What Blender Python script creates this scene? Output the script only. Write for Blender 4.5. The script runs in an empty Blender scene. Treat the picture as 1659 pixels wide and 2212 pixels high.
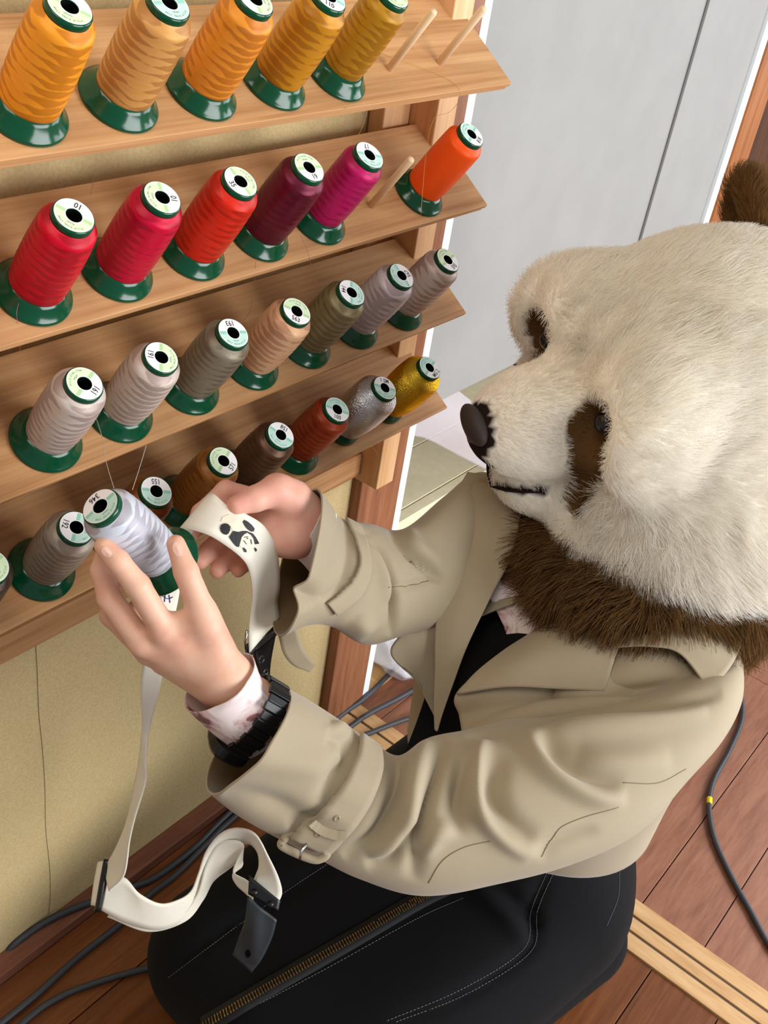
import bpy, bmesh, math, random
import numpy as np
from mathutils import Vector, Matrix, Euler

# ------------------------------------------------------------------ camera
scene = bpy.context.scene
COL = scene.collection
W_PX, H_PX, F_PX = 1659.0, 2212.0, 2254.92
ZS = 0.075                                    # floor is z = 0
CAM = np.array([-0.50601, -0.88123, 1.50459 + ZS])
YAW, PITCH, ROLL = map(math.radians, (56.12803, 34.07761, -9.64374))
def _basis():
    f = np.array([math.sin(YAW)*math.cos(PITCH), math.cos(YAW)*math.cos(PITCH), -math.sin(PITCH)])
    r = np.array([math.cos(YAW), -math.sin(YAW), 0.0]); d = np.cross(f, r)
    return (math.cos(ROLL)*r+math.sin(ROLL)*d, -math.sin(ROLL)*r+math.cos(ROLL)*d, f)
RIGHT, DOWN, FWD = _basis()
cd = bpy.data.cameras.new('camera'); cam = bpy.data.objects.new('camera', cd); COL.objects.link(cam)
cd.sensor_fit = 'HORIZONTAL'; cd.sensor_width = 36.0; cd.lens = F_PX*36.0/W_PX; cd.clip_start = 0.02
cam.matrix_world = Matrix(((RIGHT[0], -DOWN[0], -FWD[0], CAM[0]), (RIGHT[1], -DOWN[1], -FWD[1], CAM[1]),
                           (RIGHT[2], -DOWN[2], -FWD[2], CAM[2]), (0, 0, 0, 1)))
scene.camera = cam
# ------------------------------------------------------------------ world, lights, exposure
world = bpy.data.worlds.new('room_light'); scene.world = world; world.use_nodes = True
bg = world.node_tree.nodes['Background']; bg.inputs[0].default_value = (0.92, 0.96, 1.0, 1); bg.inputs[1].default_value = 0.34
def area(name, loc, target, sx, sy, power, col):
    l = bpy.data.lights.new(name, 'AREA'); l.shape = 'RECTANGLE'; l.size = sx; l.size_y = sy; l.energy = power; l.color = col
    o = bpy.data.objects.new(name, l); COL.objects.link(o); o.location = loc
    o.rotation_euler = (Vector(target)-Vector(loc)).to_track_quat('-Z', 'Y').to_euler(); return o
area('window_daylight', (1.0, -2.8, 1.30), (0.3, 0.0, 0.85), 2.0, 1.3, 98, (0.96, 0.98, 1.0))
area('side_window_daylight', (3.0, -1.6, 1.5), (0.5, -0.3, 0.8), 1.6, 1.4, 46, (0.93, 0.97, 1.0))
area('ceiling_lamp', (-0.6, -0.6, 2.5), (0.2, -0.2, 0.8), 0.7, 0.7, 10, (1.0, 0.93, 0.82))
vs = scene.view_settings
vs.view_transform = 'Standard'; vs.look = 'None'; vs.exposure = 0.0; vs.gamma = 1.0; vs.use_curve_mapping = False

# ------------------------------------------------------------------ pixel helpers (photo is 1659 x 2212)
def ray(px, py): return RIGHT*((px-W_PX/2)/F_PX) + DOWN*((py-H_PX/2)/F_PX) + FWD
def at(px, py, d): return CAM + d*ray(px, py)
def on_z(px, py, z): v = ray(px, py); return CAM + v*((z-CAM[2])/v[2])
def on_y(px, py, y): v = ray(px, py); return CAM + v*((y-CAM[1])/v[1])
def proj(P):
    q = np.asarray(P)-CAM; x = q@RIGHT; y = q@DOWN; z = q@FWD
    return np.stack([W_PX/2+F_PX*x/z, H_PX/2+F_PX*y/z], -1)
def depth(P): return (np.asarray(P)-CAM)@FWD

# ------------------------------------------------------------------ materials
def lin(r, g, b):
    f = lambda c: (c/255/12.92) if c/255 <= .04045 else ((c/255+.055)/1.055)**2.4
    return (f(r), f(g), f(b), 1)
MATS = {}
def mat(name, col, rough=.5, spec=.5, metal=0, **kw):
    if name in MATS: return MATS[name]
    m = bpy.data.materials.new(name); m.use_nodes = True; b = m.node_tree.nodes['Principled BSDF']
    b.inputs['Base Color'].default_value = col; b.inputs['Roughness'].default_value = rough
    b.inputs['Specular IOR Level'].default_value = spec; b.inputs['Metallic'].default_value = metal
    for k, v in kw.items(): b.inputs[k.replace('_', ' ')].default_value = v
    MATS[name] = m; return m
class NT:
    def __init__(s, m): s.m = m; s.t = m.node_tree; s.b = s.t.nodes['Principled BSDF']
    def n(s, typ, **kw):
        nd = s.t.nodes.new(typ)
        for k, v in kw.items():
            if k in nd.inputs: nd.inputs[k].default_value = v
            else: setattr(nd, k, v)
        return nd
    def l(s, a, b): s.t.links.new(a, b)
    def math(s, op, a, b=None, c=None):
        nd = s.t.nodes.new('ShaderNodeMath'); nd.operation = op
        for i, v in enumerate((a, b, c)):
            if v is None: continue
            if isinstance(v, (int, float)): nd.inputs[i].default_value = v
            else: s.l(v, nd.inputs[i])
        return nd.outputs[0]
    def ramp(s, fac, stops):
        nd = s.t.nodes.new('ShaderNodeValToRGB'); e = nd.color_ramp.elements
        while len(e) < len(stops): e.new(.5)
        for q, (p, c) in zip(e, stops): q.position = p; q.color = c
        s.l(fac, nd.inputs[0]); return nd.outputs[0]
    def coords(s, scale=(1, 1, 1), kind='Object', rot=(0, 0, 0)):
        tc = s.n('ShaderNodeTexCoord'); mp = s.n('ShaderNodeMapping'); mp.inputs['Scale'].default_value = scale
        mp.inputs['Rotation'].default_value = rot; s.l(tc.outputs[kind], mp.inputs['Vector']); return mp.outputs[0]
    def noise(s, vec, scale, detail=4, rough=.55, dist=0):
        nd = s.n('ShaderNodeTexNoise', Scale=scale, Detail=detail, Roughness=rough, Distortion=dist); s.l(vec, nd.inputs['Vector']); return nd.outputs['Fac']
    def bump(s, h, strength=.2, dist=.001):
        nd = s.n('ShaderNodeBump', Strength=strength, Distance=dist); s.l(h, nd.inputs['Height']); s.l(nd.outputs[0], s.b.inputs['Normal'])
def wood(name, c0, c1, c2, scale=(3, 40, 40), rough=.55, ring=1.0, bump=.15, kind='Object'):
    if name in MATS: return MATS[name]
    m = mat(name, c1, rough, .35); t = NT(m)
    rnd = t.n('ShaderNodeObjectInfo'); v = t.coords(scale, kind)
    off = t.n('ShaderNodeVectorMath', operation='ADD'); t.l(v, off.inputs[0])
    cmb = t.n('ShaderNodeCombineXYZ'); t.l(t.math('MULTIPLY', rnd.outputs['Random'], 37.0), cmb.inputs[0]); t.l(t.math('MULTIPLY', rnd.outputs['Random'], 11.0), cmb.inputs[1]); t.l(cmb.outputs[0], off.inputs[1])
    a = t.noise(off.outputs[0], 1.0, 6, .6, .4*ring); b = t.noise(off.outputs[0], 4.5, 3, .6)
    h = t.math('ADD', t.math('MULTIPLY', a, .72), t.math('MULTIPLY', b, .28))
    t.l(t.ramp(h, [(.32, c0), (.5, c1), (.68, c2)]), t.b.inputs['Base Color']); t.bump(b, bump, .0006); return m
def mottled(name, c0, c1, scale=300, rough=.9, bump=.3, dist=.001, spec=.2):
    if name in MATS: return MATS[name]
    m = mat(name, c0, rough, spec); t = NT(m); v = t.coords()
    a = t.noise(v, scale, 4, .7); b = t.noise(v, 3, 3)
    h = t.math('ADD', t.math('MULTIPLY', a, .75), t.math('MULTIPLY', b, .25))
    t.l(t.ramp(h, [(.36, c0), (.62, c1)]), t.b.inputs['Base Color']); t.bump(a, bump, dist); return m

# ------------------------------------------------------------------ mesh helpers
def link(o): COL.objects.link(o); return o
def tag(o, label=None, cat=None, group=None, kind=None):
    if label: o['label'] = label
    if cat: o['category'] = cat
    if group: o['group'] = group
    if kind: o['kind'] = kind
    return o
def empty(name, loc=(0, 0, 0), mw=None):
    o = bpy.data.objects.new(name, None); link(o); o.empty_display_size = .03
    if mw is not None: o.matrix_world = mw
    else: o.location = loc
    return o
def mesh(name, V, F, m=None, smooth=False, uv=None):
    me = bpy.data.meshes.new(name); me.from_pydata([tuple(map(float, v)) for v in V], [], [tuple(map(int, f)) for f in F]); me.update()
    if m: me.materials.append(m)
    if smooth: me.polygons.foreach_set('use_smooth', [True]*len(me.polygons))
    return me
def obj(name, me, parent=None, world=False, loc=None):
    """world=True: vertices are world coordinates although the parent stands elsewhere (unrotated)"""
    o = bpy.data.objects.new(name, me); link(o)
    if parent is not None:
        o.parent = parent
        if world:
            L = Vector((0, 0, 0)); q = parent
            while q is not None: L += q.location; q = q.parent
            o.location = -L
    if loc is not None: o.location = loc
    return o
def bevel_mesh(me, w, seg=2, angle=30):
    bm = bmesh.new(); bm.from_mesh(me)
    es = [e for e in bm.edges if len(e.link_faces) == 2 and e.calc_face_angle(0) > math.radians(angle)]
    bmesh.ops.bevel(bm, geom=es, offset=w, segments=seg, affect='EDGES', profile=.5, clamp_overlap=True)
    bm.to_mesh(me); bm.free(); return me
def box_me(name, a, b, m, bevel=0.0):
    (x0, y0, z0), (x1, y1, z1) = a, b
    V = [(x, y, z) for x in (x0, x1) for y in (y0, y1) for z in (z0, z1)]
    F = [(0, 1, 3, 2), (4, 6, 7, 5), (0, 4, 5, 1), (2, 3, 7, 6), (0, 2, 6, 4), (1, 5, 7, 3)]
    me = mesh(name, V, F, m)
    if bevel: bevel_mesh(me, bevel)
    return me
def box(name, a, b, m, parent=None, bevel=.002, centre=True):
    a = np.array(a, float); b = np.array(b, float); c = (a+b)/2
    o = obj(name, box_me(name, a-c, b-c, m, bevel), parent)
    L = Vector(c)
    q = parent
    while q is not None: L -= q.location; q = q.parent
    o.location = L; return o
def extrude_x(name, prof, x0, x1, m, bevel=0):
    n = len(prof); V = [(x0, y, z) for y, z in prof]+[(x1, y, z) for y, z in prof]
    F = [(i, (i+1) % n, n+(i+1) % n, n+i) for i in range(n)]+[tuple(range(n-1, -1, -1)), tuple(range(n, 2*n))]
    me = mesh(name, V, F, m)
    bm = bmesh.new(); bm.from_mesh(me); bmesh.ops.recalc_face_normals(bm, faces=bm.faces); bm.to_mesh(me); bm.free()
    if bevel: bevel_mesh(me, bevel)
    return me
def lathe_me(name, prof, n=40, m=None, smooth=True, closed=False):
    k = len(prof); V = []; F = []
    for r, z in prof:
        for j in range(n): a = 2*math.pi*j/n; V.append((r*math.cos(a), r*math.sin(a), z))
    for i in range(k if closed else k-1):
        for j in range(n):
            i2 = (i+1) % k
            F.append((i*n+j, i*n+(j+1) % n, i2*n+(j+1) % n, i2*n+j))
    return mesh(name, V, F, m, smooth)
def catmull(P, n):
    P = np.asarray(P, float); k = len(P)
    if k < 3:
        t = np.linspace(0, 1, n)[:, None]; return P[0]*(1-t)+P[-1]*t
    Q = np.vstack([2*P[0]-P[1], P, 2*P[-1]-P[-2]]); u = np.linspace(0, k-1, n); i = np.minimum(u.astype(int), k-2); t = (u-i)[:, None]
    a, b, c, d = Q[i], Q[i+1], Q[i+2], Q[i+3]
    return .5*((2*b)+(-a+c)*t+(2*a-5*b+4*c-d)*t*t+(-a+3*b-3*c+d)*t**3)
def norm(v): v = np.asarray(v, float); return v/(np.linalg.norm(v, axis=-1, keepdims=True)+1e-12)
def tube_geo(P, r, n=8, cap=True):
    P = np.asarray(P, float); k = len(P); r = np.broadcast_to(np.asarray(r, float), (k,))
    T = norm(np.gradient(P, axis=0)); u = np.cross(T[0], [0, 0, 1.0])
    if np.linalg.norm(u) < .1: u = np.cross(T[0], [1.0, 0, 0])
    V = []; U = norm(u)
    for i in range(k):
        U = norm(U - T[i]*(U@T[i])); B = np.cross(T[i], U)
        for j in range(n): a = 2*math.pi*j/n; V.append(P[i]+r[i]*(math.cos(a)*U+math.sin(a)*B))
    F = [(i*n+j, i*n+(j+1) % n, (i+1)*n+(j+1) % n, (i+1)*n+j) for i in range(k-1) for j in range(n)]
    if cap: F += [tuple(range(n-1, -1, -1)), tuple((k-1)*n+j for j in range(n))]
    return V, F
def tube(name, P, r, m, parent=None, n=8, res=None):
    if res: P = catmull(P, res)
    V, F = tube_geo(P, r, n); return obj(name, mesh(name, V, F, m, True), parent, world=True)
def text_me(name, body, size, m, extrude=.0001, align='CENTER', resolution=2, bold=0.0):
    c = bpy.data.curves.new(name, 'FONT'); c.body = body; c.size = size; c.align_x = align; c.align_y = 'CENTER'; c.extrude = extrude; c.offset = bold; c.resolution_u = resolution
    o = bpy.data.objects.new(name, c); link(o); dg = bpy.context.evaluated_depsgraph_get()
    me = bpy.data.meshes.new_from_object(o.evaluated_get(dg)); bpy.data.objects.remove(o); bpy.data.curves.remove(c)
    me.name = name; me.materials.clear(); me.materials.append(m); return me

# ================================================================== THE ROOM
M_PLASTER = mottled('plaster', lin(198, 175, 126), lin(216, 193, 144), 260, .95, .35, .0015)
M_FLOOR_L = wood('floor_brown', lin(90, 48, 22), lin(114, 64, 32), lin(132, 78, 42), (4, 55, 55), .35)
M_FLOOR_R = wood('floor_redbrown', lin(124, 78, 58), lin(146, 96, 73), lin(160, 110, 86), (7, 60, 60), .38)
M_TRIM = wood('trim_brown', lin(100, 60, 45), lin(122, 76, 58), lin(142, 94, 74), (4, 60, 60), .5)
M_PILLAR = wood('pillar_wood', lin(118, 72, 46), lin(144, 92, 62), lin(164, 112, 78), (60, 60, 4), .5)
M_ORANGE = wood('post_wood', lin(126, 70, 28), lin(156, 92, 42), lin(172, 108, 58), (50, 50, 4), .45)
M_SILL = wood('sill_wood', lin(178, 132, 84), lin(202, 158, 108), lin(216, 176, 130), (45, 5, 45), .5)
M_WHITE = mat('white_strip', lin(236, 244, 248), .4)
M_GREY = mottled('grey_panel', lin(152, 150, 147), lin(157, 155, 152), 6, .75, .02, .0005)
M_DARK = mat('groove_dark', lin(48, 36, 30), .5)
M_DARKWOOD = wood('dark_cabinet', lin(60, 32, 14), lin(80, 44, 20), lin(98, 56, 28), (40, 40, 4), .5)

FL = tag(box('floor', (-1.2, -2.2, -.06), (4.2, 1.2, -.012), M_DARK, bevel=0), kind='structure')
prng = random.Random(4)
def planks(x0, x1, y0, y1, pitch, m, off):
    k = 0; y = y0
    while y < y1-1e-6:
        xs = [x0]; x = x0+prng.uniform(.5, 1.4)
        while x < x1-.25: xs.append(x); x += 1.82
        xs.append(x1)
        for a, b in zip(xs[:-1], xs[1:]):
            box('plank', (a+.0007, y+.0009, -.0125), (b-.0007, min(y+pitch, y1)-.0009, prng.uniform(-.0003, .0)), m, FL, .0008)
        y += pitch; k += 1
planks(-1.2, .728, -2.0-.0025, -.0105, .1245, M_FLOOR_L, 0)
planks(.832, 4.2, -2.0-.0525, 1.15, .1245, M_FLOOR_R, 0)

tag(box('wall_back', (-1.2, .022, 0), (.726, .12, 2.6), M_PLASTER, bevel=0), kind='structure')
tb = tag(box('baseboard_back', (-1.2, -.012, 0), (.726, .0222, .022), M_TRIM, bevel=.002), kind='structure')
# pillar, white edging, sill
tag(box('trim_1', (.726, 0, 0), (.845, .14, 2.6), M_PILLAR, bevel=.003), kind='structure')
tag(box('trim_2', (.845, .002, 0), (.866, .07, 2.6), M_WHITE, bevel=.001), kind='structure')
sill = tag(empty('trim_3', (.78, -.8, 0)), kind='structure')
for a, b in ((.7285, .7605), (.7665, .7925), (.7985, .8315)): box('sill_rail', (a, -2.2, -.012), (b, .0, .004), M_SILL, sill, .001)
box('sill_bed', (.729, -2.19, -.0125), (.831, -.001, -.002), M_DARK, sill, 0)
for x in (.7622, .7942): box('groove_strip', (x, -2.18, -.003), (x+.0022, -.01, .001), mat('groove_strip', lin(120, 110, 104), .3), sill, .0004)
# alcove beyond the pillar
tag(box('wall_side', (.80, .14, 0), (.845, .78, 2.6), M_GREY, bevel=0), kind='structure')
tag(box('wall_alcove', (.80, .74, 0), (4.2, .78, 2.6), M_GREY, bevel=0), kind='structure')
d1 = tag(box('door_1', (.866, .0475, .655), (1.90, .07, 2.6), M_GREY, bevel=.001), kind='structure')
d2 = tag(box('door_2', (1.715, .0405, .655), (2.047, .0465, 2.6), M_GREY, bevel=.001), kind='structure')
tag(box('trim_4', (2.047, .032, 0), (2.084, .06, 2.6), M_WHITE, bevel=.001), kind='structure')
tag(box('trim_5', (2.084, .026, 0), (2.20, .14, 2.6), M_ORANGE, bevel=.003), kind='structure')
tag(box('wall_right', (2.20, .12, 0), (4.2, .16, 2.6), M_DARKWOOD, bevel=0), kind='structure')

# ================================================================== THREAD RACK
TH = math.radians(34.9115); NRM = np.array([0, -math.sin(TH), math.cos(TH)]); OUT = np.array([0, -math.cos(TH), -math.sin(TH)])
SHZ = {1: 1.24764+ZS, 2: 1.08644+ZS, 3: .92503+ZS, 4: .76581+ZS}
XC = [.0245-.098, .0245, .1225, .2205, .3185, .4165, .5145, .6125]
M_CEDAR = wood('cedar_shelf', lin(164, 112, 68), lin(196, 146, 98), lin(212, 166, 118), (1.6, 60, 60), .55)
M_PINE = wood('pine_upright', lin(198, 146, 98), lin(216, 168, 120), lin(228, 184, 140), (40, 40, 3), .55)
M_PEG = wood('peg_wood', lin(212, 176, 134), lin(226, 192, 152), lin(234, 204, 168), (60, 60, 8), .55)
rack = tag(empty('thread_rack', (.2, -.05, .62)), 'wooden wall rack with four sloping shelves of thread pegs', 'rack')
def shelf_pt(s, x, u, h): return np.array([x, -.10, SHZ[s]]) + u*OUT + h*NRM
for s in (1, 2, 3, 4):
    # profile in (along OUT, along NRM): board with a lip moulded under its front edge
    pr = [(-.1005, 0), (.0425, 0), (.0425, -.0062), (.0405, -.0072), (.0405, -.0135), (.037, -.0150), (-.1005, -.0150)]
    prof = [tuple((np.array([-.10, SHZ[s]]) + u*OUT[1:] + h*NRM[1:])) for u, h in pr]
    obj('shelf', extrude_x('shelf', prof, -.9, .732, M_CEDAR, .0007), rack, world=True)
    # moulded line on the top near the front edge
box('upright', (.698, -.050, .555+ZS), (.743, -.002, 1.75), M_PINE, rack, .002)
box('back_stile', (.640, -.006, .60+ZS), (.697, .020, 1.75), M_PINE, rack, .002)
box('bottom_rail', (-.9, -.012, .641), (.697, .018, .684), M_CEDAR, rack, .002)
PEG_ME = lathe_me('peg', [(0, -.012), (.0047, -.012), (.0047, .0865), (.0040, .0885), (0, .0885)], 16, M_PEG)
TILT = Matrix.Rotation(TH, 4, 'X')           # local +Z to NRM
def mw(P, R=None):
    M = Matrix.Translation(Vector(P)) @ TILT
    return M @ R if R is not None else M
for s in (1, 2, 3, 4):
    for x in XC:
        o = obj('peg', PEG_ME, rack); o.matrix_local = Matrix.Translation(-rack.location) @ mw(shelf_pt(s, x, 0, 0))

# ------------------------------------------------------------------ spools
M_GREEN = mat('green_plastic', lin(2, 68, 42), .16, .4)
NT(M_GREEN)
def thread_mat(name, c, metal=False, soft=1.0):
    m = mat(name, c, .27 if not metal else .26, 1.0, .0 if not metal else 1.0); t = NT(m)
    t.b.inputs['Anisotropic'].default_value = .85; t.b.inputs['Specular Tint'].default_value = tuple(.25+.75*q/max(c[:3]) for q in c[:3])+(1,)
    tg = t.n('ShaderNodeTangent', direction_type='RADIAL', axis='Z'); t.l(tg.outputs[0], t.b.inputs['Tangent'])
    tc = t.n('ShaderNodeTexCoord'); sp = t.n('ShaderNodeSeparateXYZ'); t.l(tc.outputs['Object'], sp.inputs[0])
    u = t.math('DIVIDE', t.math('ARCTAN2', sp.outputs[1], sp.outputs[0]), 2*math.pi)
    v = t.math('ADD', t.math('MULTIPLY', sp.outputs[2], 54.0), t.math('MULTIPLY', t.noise(tc.outputs['Object'], 26, 2), .9 if not metal else 0))
    if not metal:
        # cross-wound lays change per band; their light-and-dark sheen is also mixed into the colour
        tw = 2*math.pi
        h1 = t.math('SINE', t.math('MULTIPLY', t.math('ADD', v, t.math('MULTIPLY', u, 2.0)), tw)); h2 = t.math('SINE', t.math('MULTIPLY', t.math('SUBTRACT', v, t.math('MULTIPLY', u, 1.0)), tw))
        mr = t.n('ShaderNodeMapRange', interpolation_type='SMOOTHSTEP'); mr.inputs[1].default_value = -.12; mr.inputs[2].default_value = .22
        t.l(t.math('ADD', t.math('MULTIPLY', h1, h2), t.math('MULTIPLY', t.math('SUBTRACT', t.noise(tc.outputs['Object'], 60, 2), .5), 1.2)), mr.inputs[0]); x = mr.outputs[0]
        t.l(t.math('ADD', -.03, t.math('MULTIPLY', x, .10*soft)), t.b.inputs['Anisotropic Rotation'])
        mx = t.n('ShaderNodeMix', data_type='RGBA'); t.l(t.math('MULTIPLY', x, .68*soft), mx.inputs[0])
        mx.inputs[6].default_value = c; mx.inputs[7].default_value = (c[0]*.50, c[1]*.38, c[2]*.38, 1); t.l(mx.outputs[2], t.b.inputs['Base Color'])
    fine = t.n('ShaderNodeTexWave', Scale=900.0 if not metal else 420.0, Distortion=1.5 if not metal else 5.0, Detail=1.0); fine.bands_direction = 'Z'
    t.l(tc.outputs['Object'], fine.inputs['Vector']); t.bump(fine.outputs['Fac'], .25 if not metal else .8, .0003)
    return m
M_LW = mat('label_white', lin(246, 244, 246), .55)
M_INK = mat('label_ink', lin(40, 34, 44), .6)
M_HOLE = mat('hole_black', lin(6, 8, 7), .8, .1)
LABC = {'g': (lin(214, 236, 196), lin(178, 214, 156), lin(96, 132, 84)), 'm': (lin(196, 232, 220), lin(150, 208, 190), lin(70, 120, 106))}
HS = .115
RL, RH = .0172, .0069
PROF_BASE = [(.0075, 0), (.0360, 0), (.0372, .0008), (.0372, .0030), (.0358, .0040), (.0318, .0085), (.0285, .0130), (.0262, .0165), (.0205, .0172), (.0075, .0172)]
PROF_BASE2 = [(.0075, 0), (.0272, 0), (.0282, .0008), (.0282, .0075), (.0272, .0092), (.0235, .0130), (.0220, .0180), (.0075, .0186)]
PROF_CAP = [(RH, .090), (.0172, .090), (.0172, .1072), (.0184, .1080), (.0187, .1092), (.0187, .1128), (.0180, .1141), (.0171, .1145), (RH+.0004, .1145), (RH, .1140)]
BASE_ME = lathe_me('base', PROF_BASE, 56, M_GREEN, closed=True); BASE2_ME = lathe_me('base', PROF_BASE2, 48, M_GREEN, closed=True)
CAP_ME = lathe_me('cap', PROF_CAP, 40, M_GREEN, closed=True)
CORE_ME = lathe_me('core', [(RH, .114), (RH, .02), (0, .02)], 20, M_HOLE)
def thread_body(r0, rmid, r1, z0=.0148, z1=.0985, fuzz=.00035, steps=26):
    prof = [(.018, z0)]
    for i in range(steps+1):
        t = i/steps; r = (r0*(1-t)**2+2*rmid*t*(1-t)+r1*t*t); prof.append((r, z0+.0008+(z1-z0-.0008)*t))
    for t in (.25, .5, .75, 1.0): prof.append((r1+(.0186-r1)*t**1.7, z1+(.1080-z1)*t))
    n = 72; V = []; F = []; k = len(prof)
    for i, (r, z) in enumerate(prof):
        for j in range(n):
            a = 2*math.pi*j/n; ph = z*95+j/n*2
            q = ph % 1.0; w = min(1, max(0, (z-z0)/.004))*min(1, max(0, (z1+.003-z)/.004))
            h1 = math.sin(2*math.pi*(z*54+2*j/n)); h2 = math.sin(2*math.pi*(z*54-j/n)); rr = r+fuzz*w*h1*h2
            V.append((rr*math.cos(a), rr*math.sin(a), z))
    F = [(i*n+j, i*n+(j+1) % n, (i+1)*n+(j+1) % n, (i+1)*n+j) for i in range(k-1) for j in range(n)]
    return mesh('thread', V, F, None, True)
BODY = {'std': thread_body(.0262, .0288, .0258), 'cone': thread_body(.0246, .0296, .0262), 'thin': thread_body(.0238, .0264, .0246),
        'fat': thread_body(.0262, .0345, .0305, .0165, .0940, .0), 'plain': thread_body(.0252, .0272, .0256, fuzz=.0)}
def label_me(kind):
    c = LABC[kind]; n = 72
    V = [(r*math.cos(2*math.pi*j/n), r*math.sin(2*math.pi*j/n), .11465) for r in (RH+.0003, RL) for j in range(n)]
    F = [(j, (j+1) % n, n+(j+1) % n, n+j) for j in range(n)]
    m = mat('label_'+kind, c[0], .55); t = NT(m); tc = t.n('ShaderNodeTexCoord'); sp = t.n('ShaderNodeSeparateXYZ'); t.l(tc.outputs['Object'], sp.inputs[0])
    up = t.math('GREATER_THAN', sp.outputs[1], -.0024); band = t.math('MULTIPLY', t.math('LESS_THAN', sp.outputs[1], .0012), t.math('GREATER_THAN', t.math('ABSOLUTE', sp.outputs[0]), .0082))
    rad = t.n('ShaderNodeVectorMath', operation='LENGTH'); cb = t.n('ShaderNodeCombineXYZ'); t.l(sp.outputs[0], cb.inputs[0]); t.l(sp.outputs[1], cb.inputs[1]); t.l(cb.outputs[0], rad.inputs[0])
    ring = t.math('MULTIPLY', t.math('GREATER_THAN', rad.outputs['Value'], .0080), t.math('LESS_THAN', rad.outputs['Value'], .0164))
    a = t.n('ShaderNodeMix', data_type='RGBA'); t.l(band, a.inputs[0]); a.inputs[6].default_value = c[0]; a.inputs[7].default_value = c[1]
    b = t.n('ShaderNodeMix', data_type='RGBA'); t.l(t.math('MULTIPLY', up, ring), b.inputs[0]); b.inputs[6].default_value = lin(246, 244, 246); t.l(a.outputs[2], b.inputs[7]); t.l(b.outputs[2], t.b.inputs['Base Color'])
    return mesh('label_paper', V, F, m)
LABEL_ME = {k: label_me(k) for k in LABC}
def arc_text_me(body, r, size, m):
    """small print set round the label, letter by letter, joined into one flat print"""
    n = len(body); V = []; F = []; span = n*size*.62/r
    for i, ch in enumerate(body):
        if ch == ' ': continue
        me = text_me('t', ch, size, m, 0, resolution=1); a = math.pi/2+span/2-span*(i+.5)/n
        Rm = Matrix.Rotation(a-math.pi/2, 3, 'Z'); o = len(V)
        for v in me.vertices: q = Rm @ Vector((v.co.x, v.co.y, 0)); V.append((q.x+r*math.cos(a), q.y+r*math.sin(a), .11475))
        F += [tuple(o+k for k in p.vertices) for p in me.polygons]; bpy.data.meshes.remove(me)
    return mesh('small_print', V, F, m)
PRINT_ME = {k: arc_text_me('FUJIX KING STAR', .0138, .0027, mat('print_'+k, LABC[k][2], .6)) for k in LABC}
CODES = {}
def code_me(code):
    if code not in CODES:
        me = text_me('code_print', code, .0024, mat('print_grey', lin(90, 104, 96), .6), 0, resolution=1)
        for v in me.vertices: v.co.y += .0096; v.co.z = .11478
        CODES[code] = me
    return CODES[code]
NUMS = {}
def num_me(t):
    if t not in NUMS:
        me = text_me('number_print', t, .0088, M_INK, 0, bold=.00012)
        for v in me.vertices: v.co.x *= .80; v.co.y = v.co.y-.0118; v.co.z = .1148
        NUMS[t] = me
    return NUMS[t]
def spool(P, number, colname, c, numdir, body='std', lab='g', code='NG25I', metal=False, label=None, mwx=None, soft=1.0, group='embroidery thread spools on the rack'):
    if mwx is None:
        Zax = NRM; base = mw(P)
        best = max(np.linspace(0, 2*math.pi, 73)[:-1], key=lambda a: _dirscore(base, a, numdir))
        M = base @ Matrix.Rotation(best, 4, 'Z')
    else:
        base = mwx; best = max(np.linspace(0, 2*math.pi, 73)[:-1], key=lambda a: _dirscore(base, a, numdir)); M = base @ Matrix.Rotation(best, 4, 'Z')
    e = empty('thread_spool', mw=M); tag(e, label, 'spool', group)
    obj('base', BASE2_ME if metal else BASE_ME, e); o = obj('thread', BODY[body], e)
    if not o.data.materials: o.data.materials.append(None)
    o.material_slots[0].link = 'OBJECT'; o.material_slots[0].material = thread_mat('thread_'+colname, c, metal, soft)
    cp = obj('cap', CAP_ME, e); obj('core', CORE_ME, cp)
    lb = obj('label_paper', LABEL_ME[lab], e)
    if number: obj('number_print', num_me(number), lb)
    obj('small_print', PRINT_ME[lab], lb); obj('code_print', code_me(code), lb)
    return e
def _dirscore(base, a, nd):
    M = base @ Matrix.Rotation(a, 4, 'Z'); p0 = proj(np.array(M @ Vector((0, 0, HS)))); p1 = proj(np.array(M @ Vector((0, -.012, HS))))
    d = (p1-p0)/np.linalg.norm(p1-p0); nd = np.array(nd, float); nd /= np.linalg.norm(nd); return float(d@nd)
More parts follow.
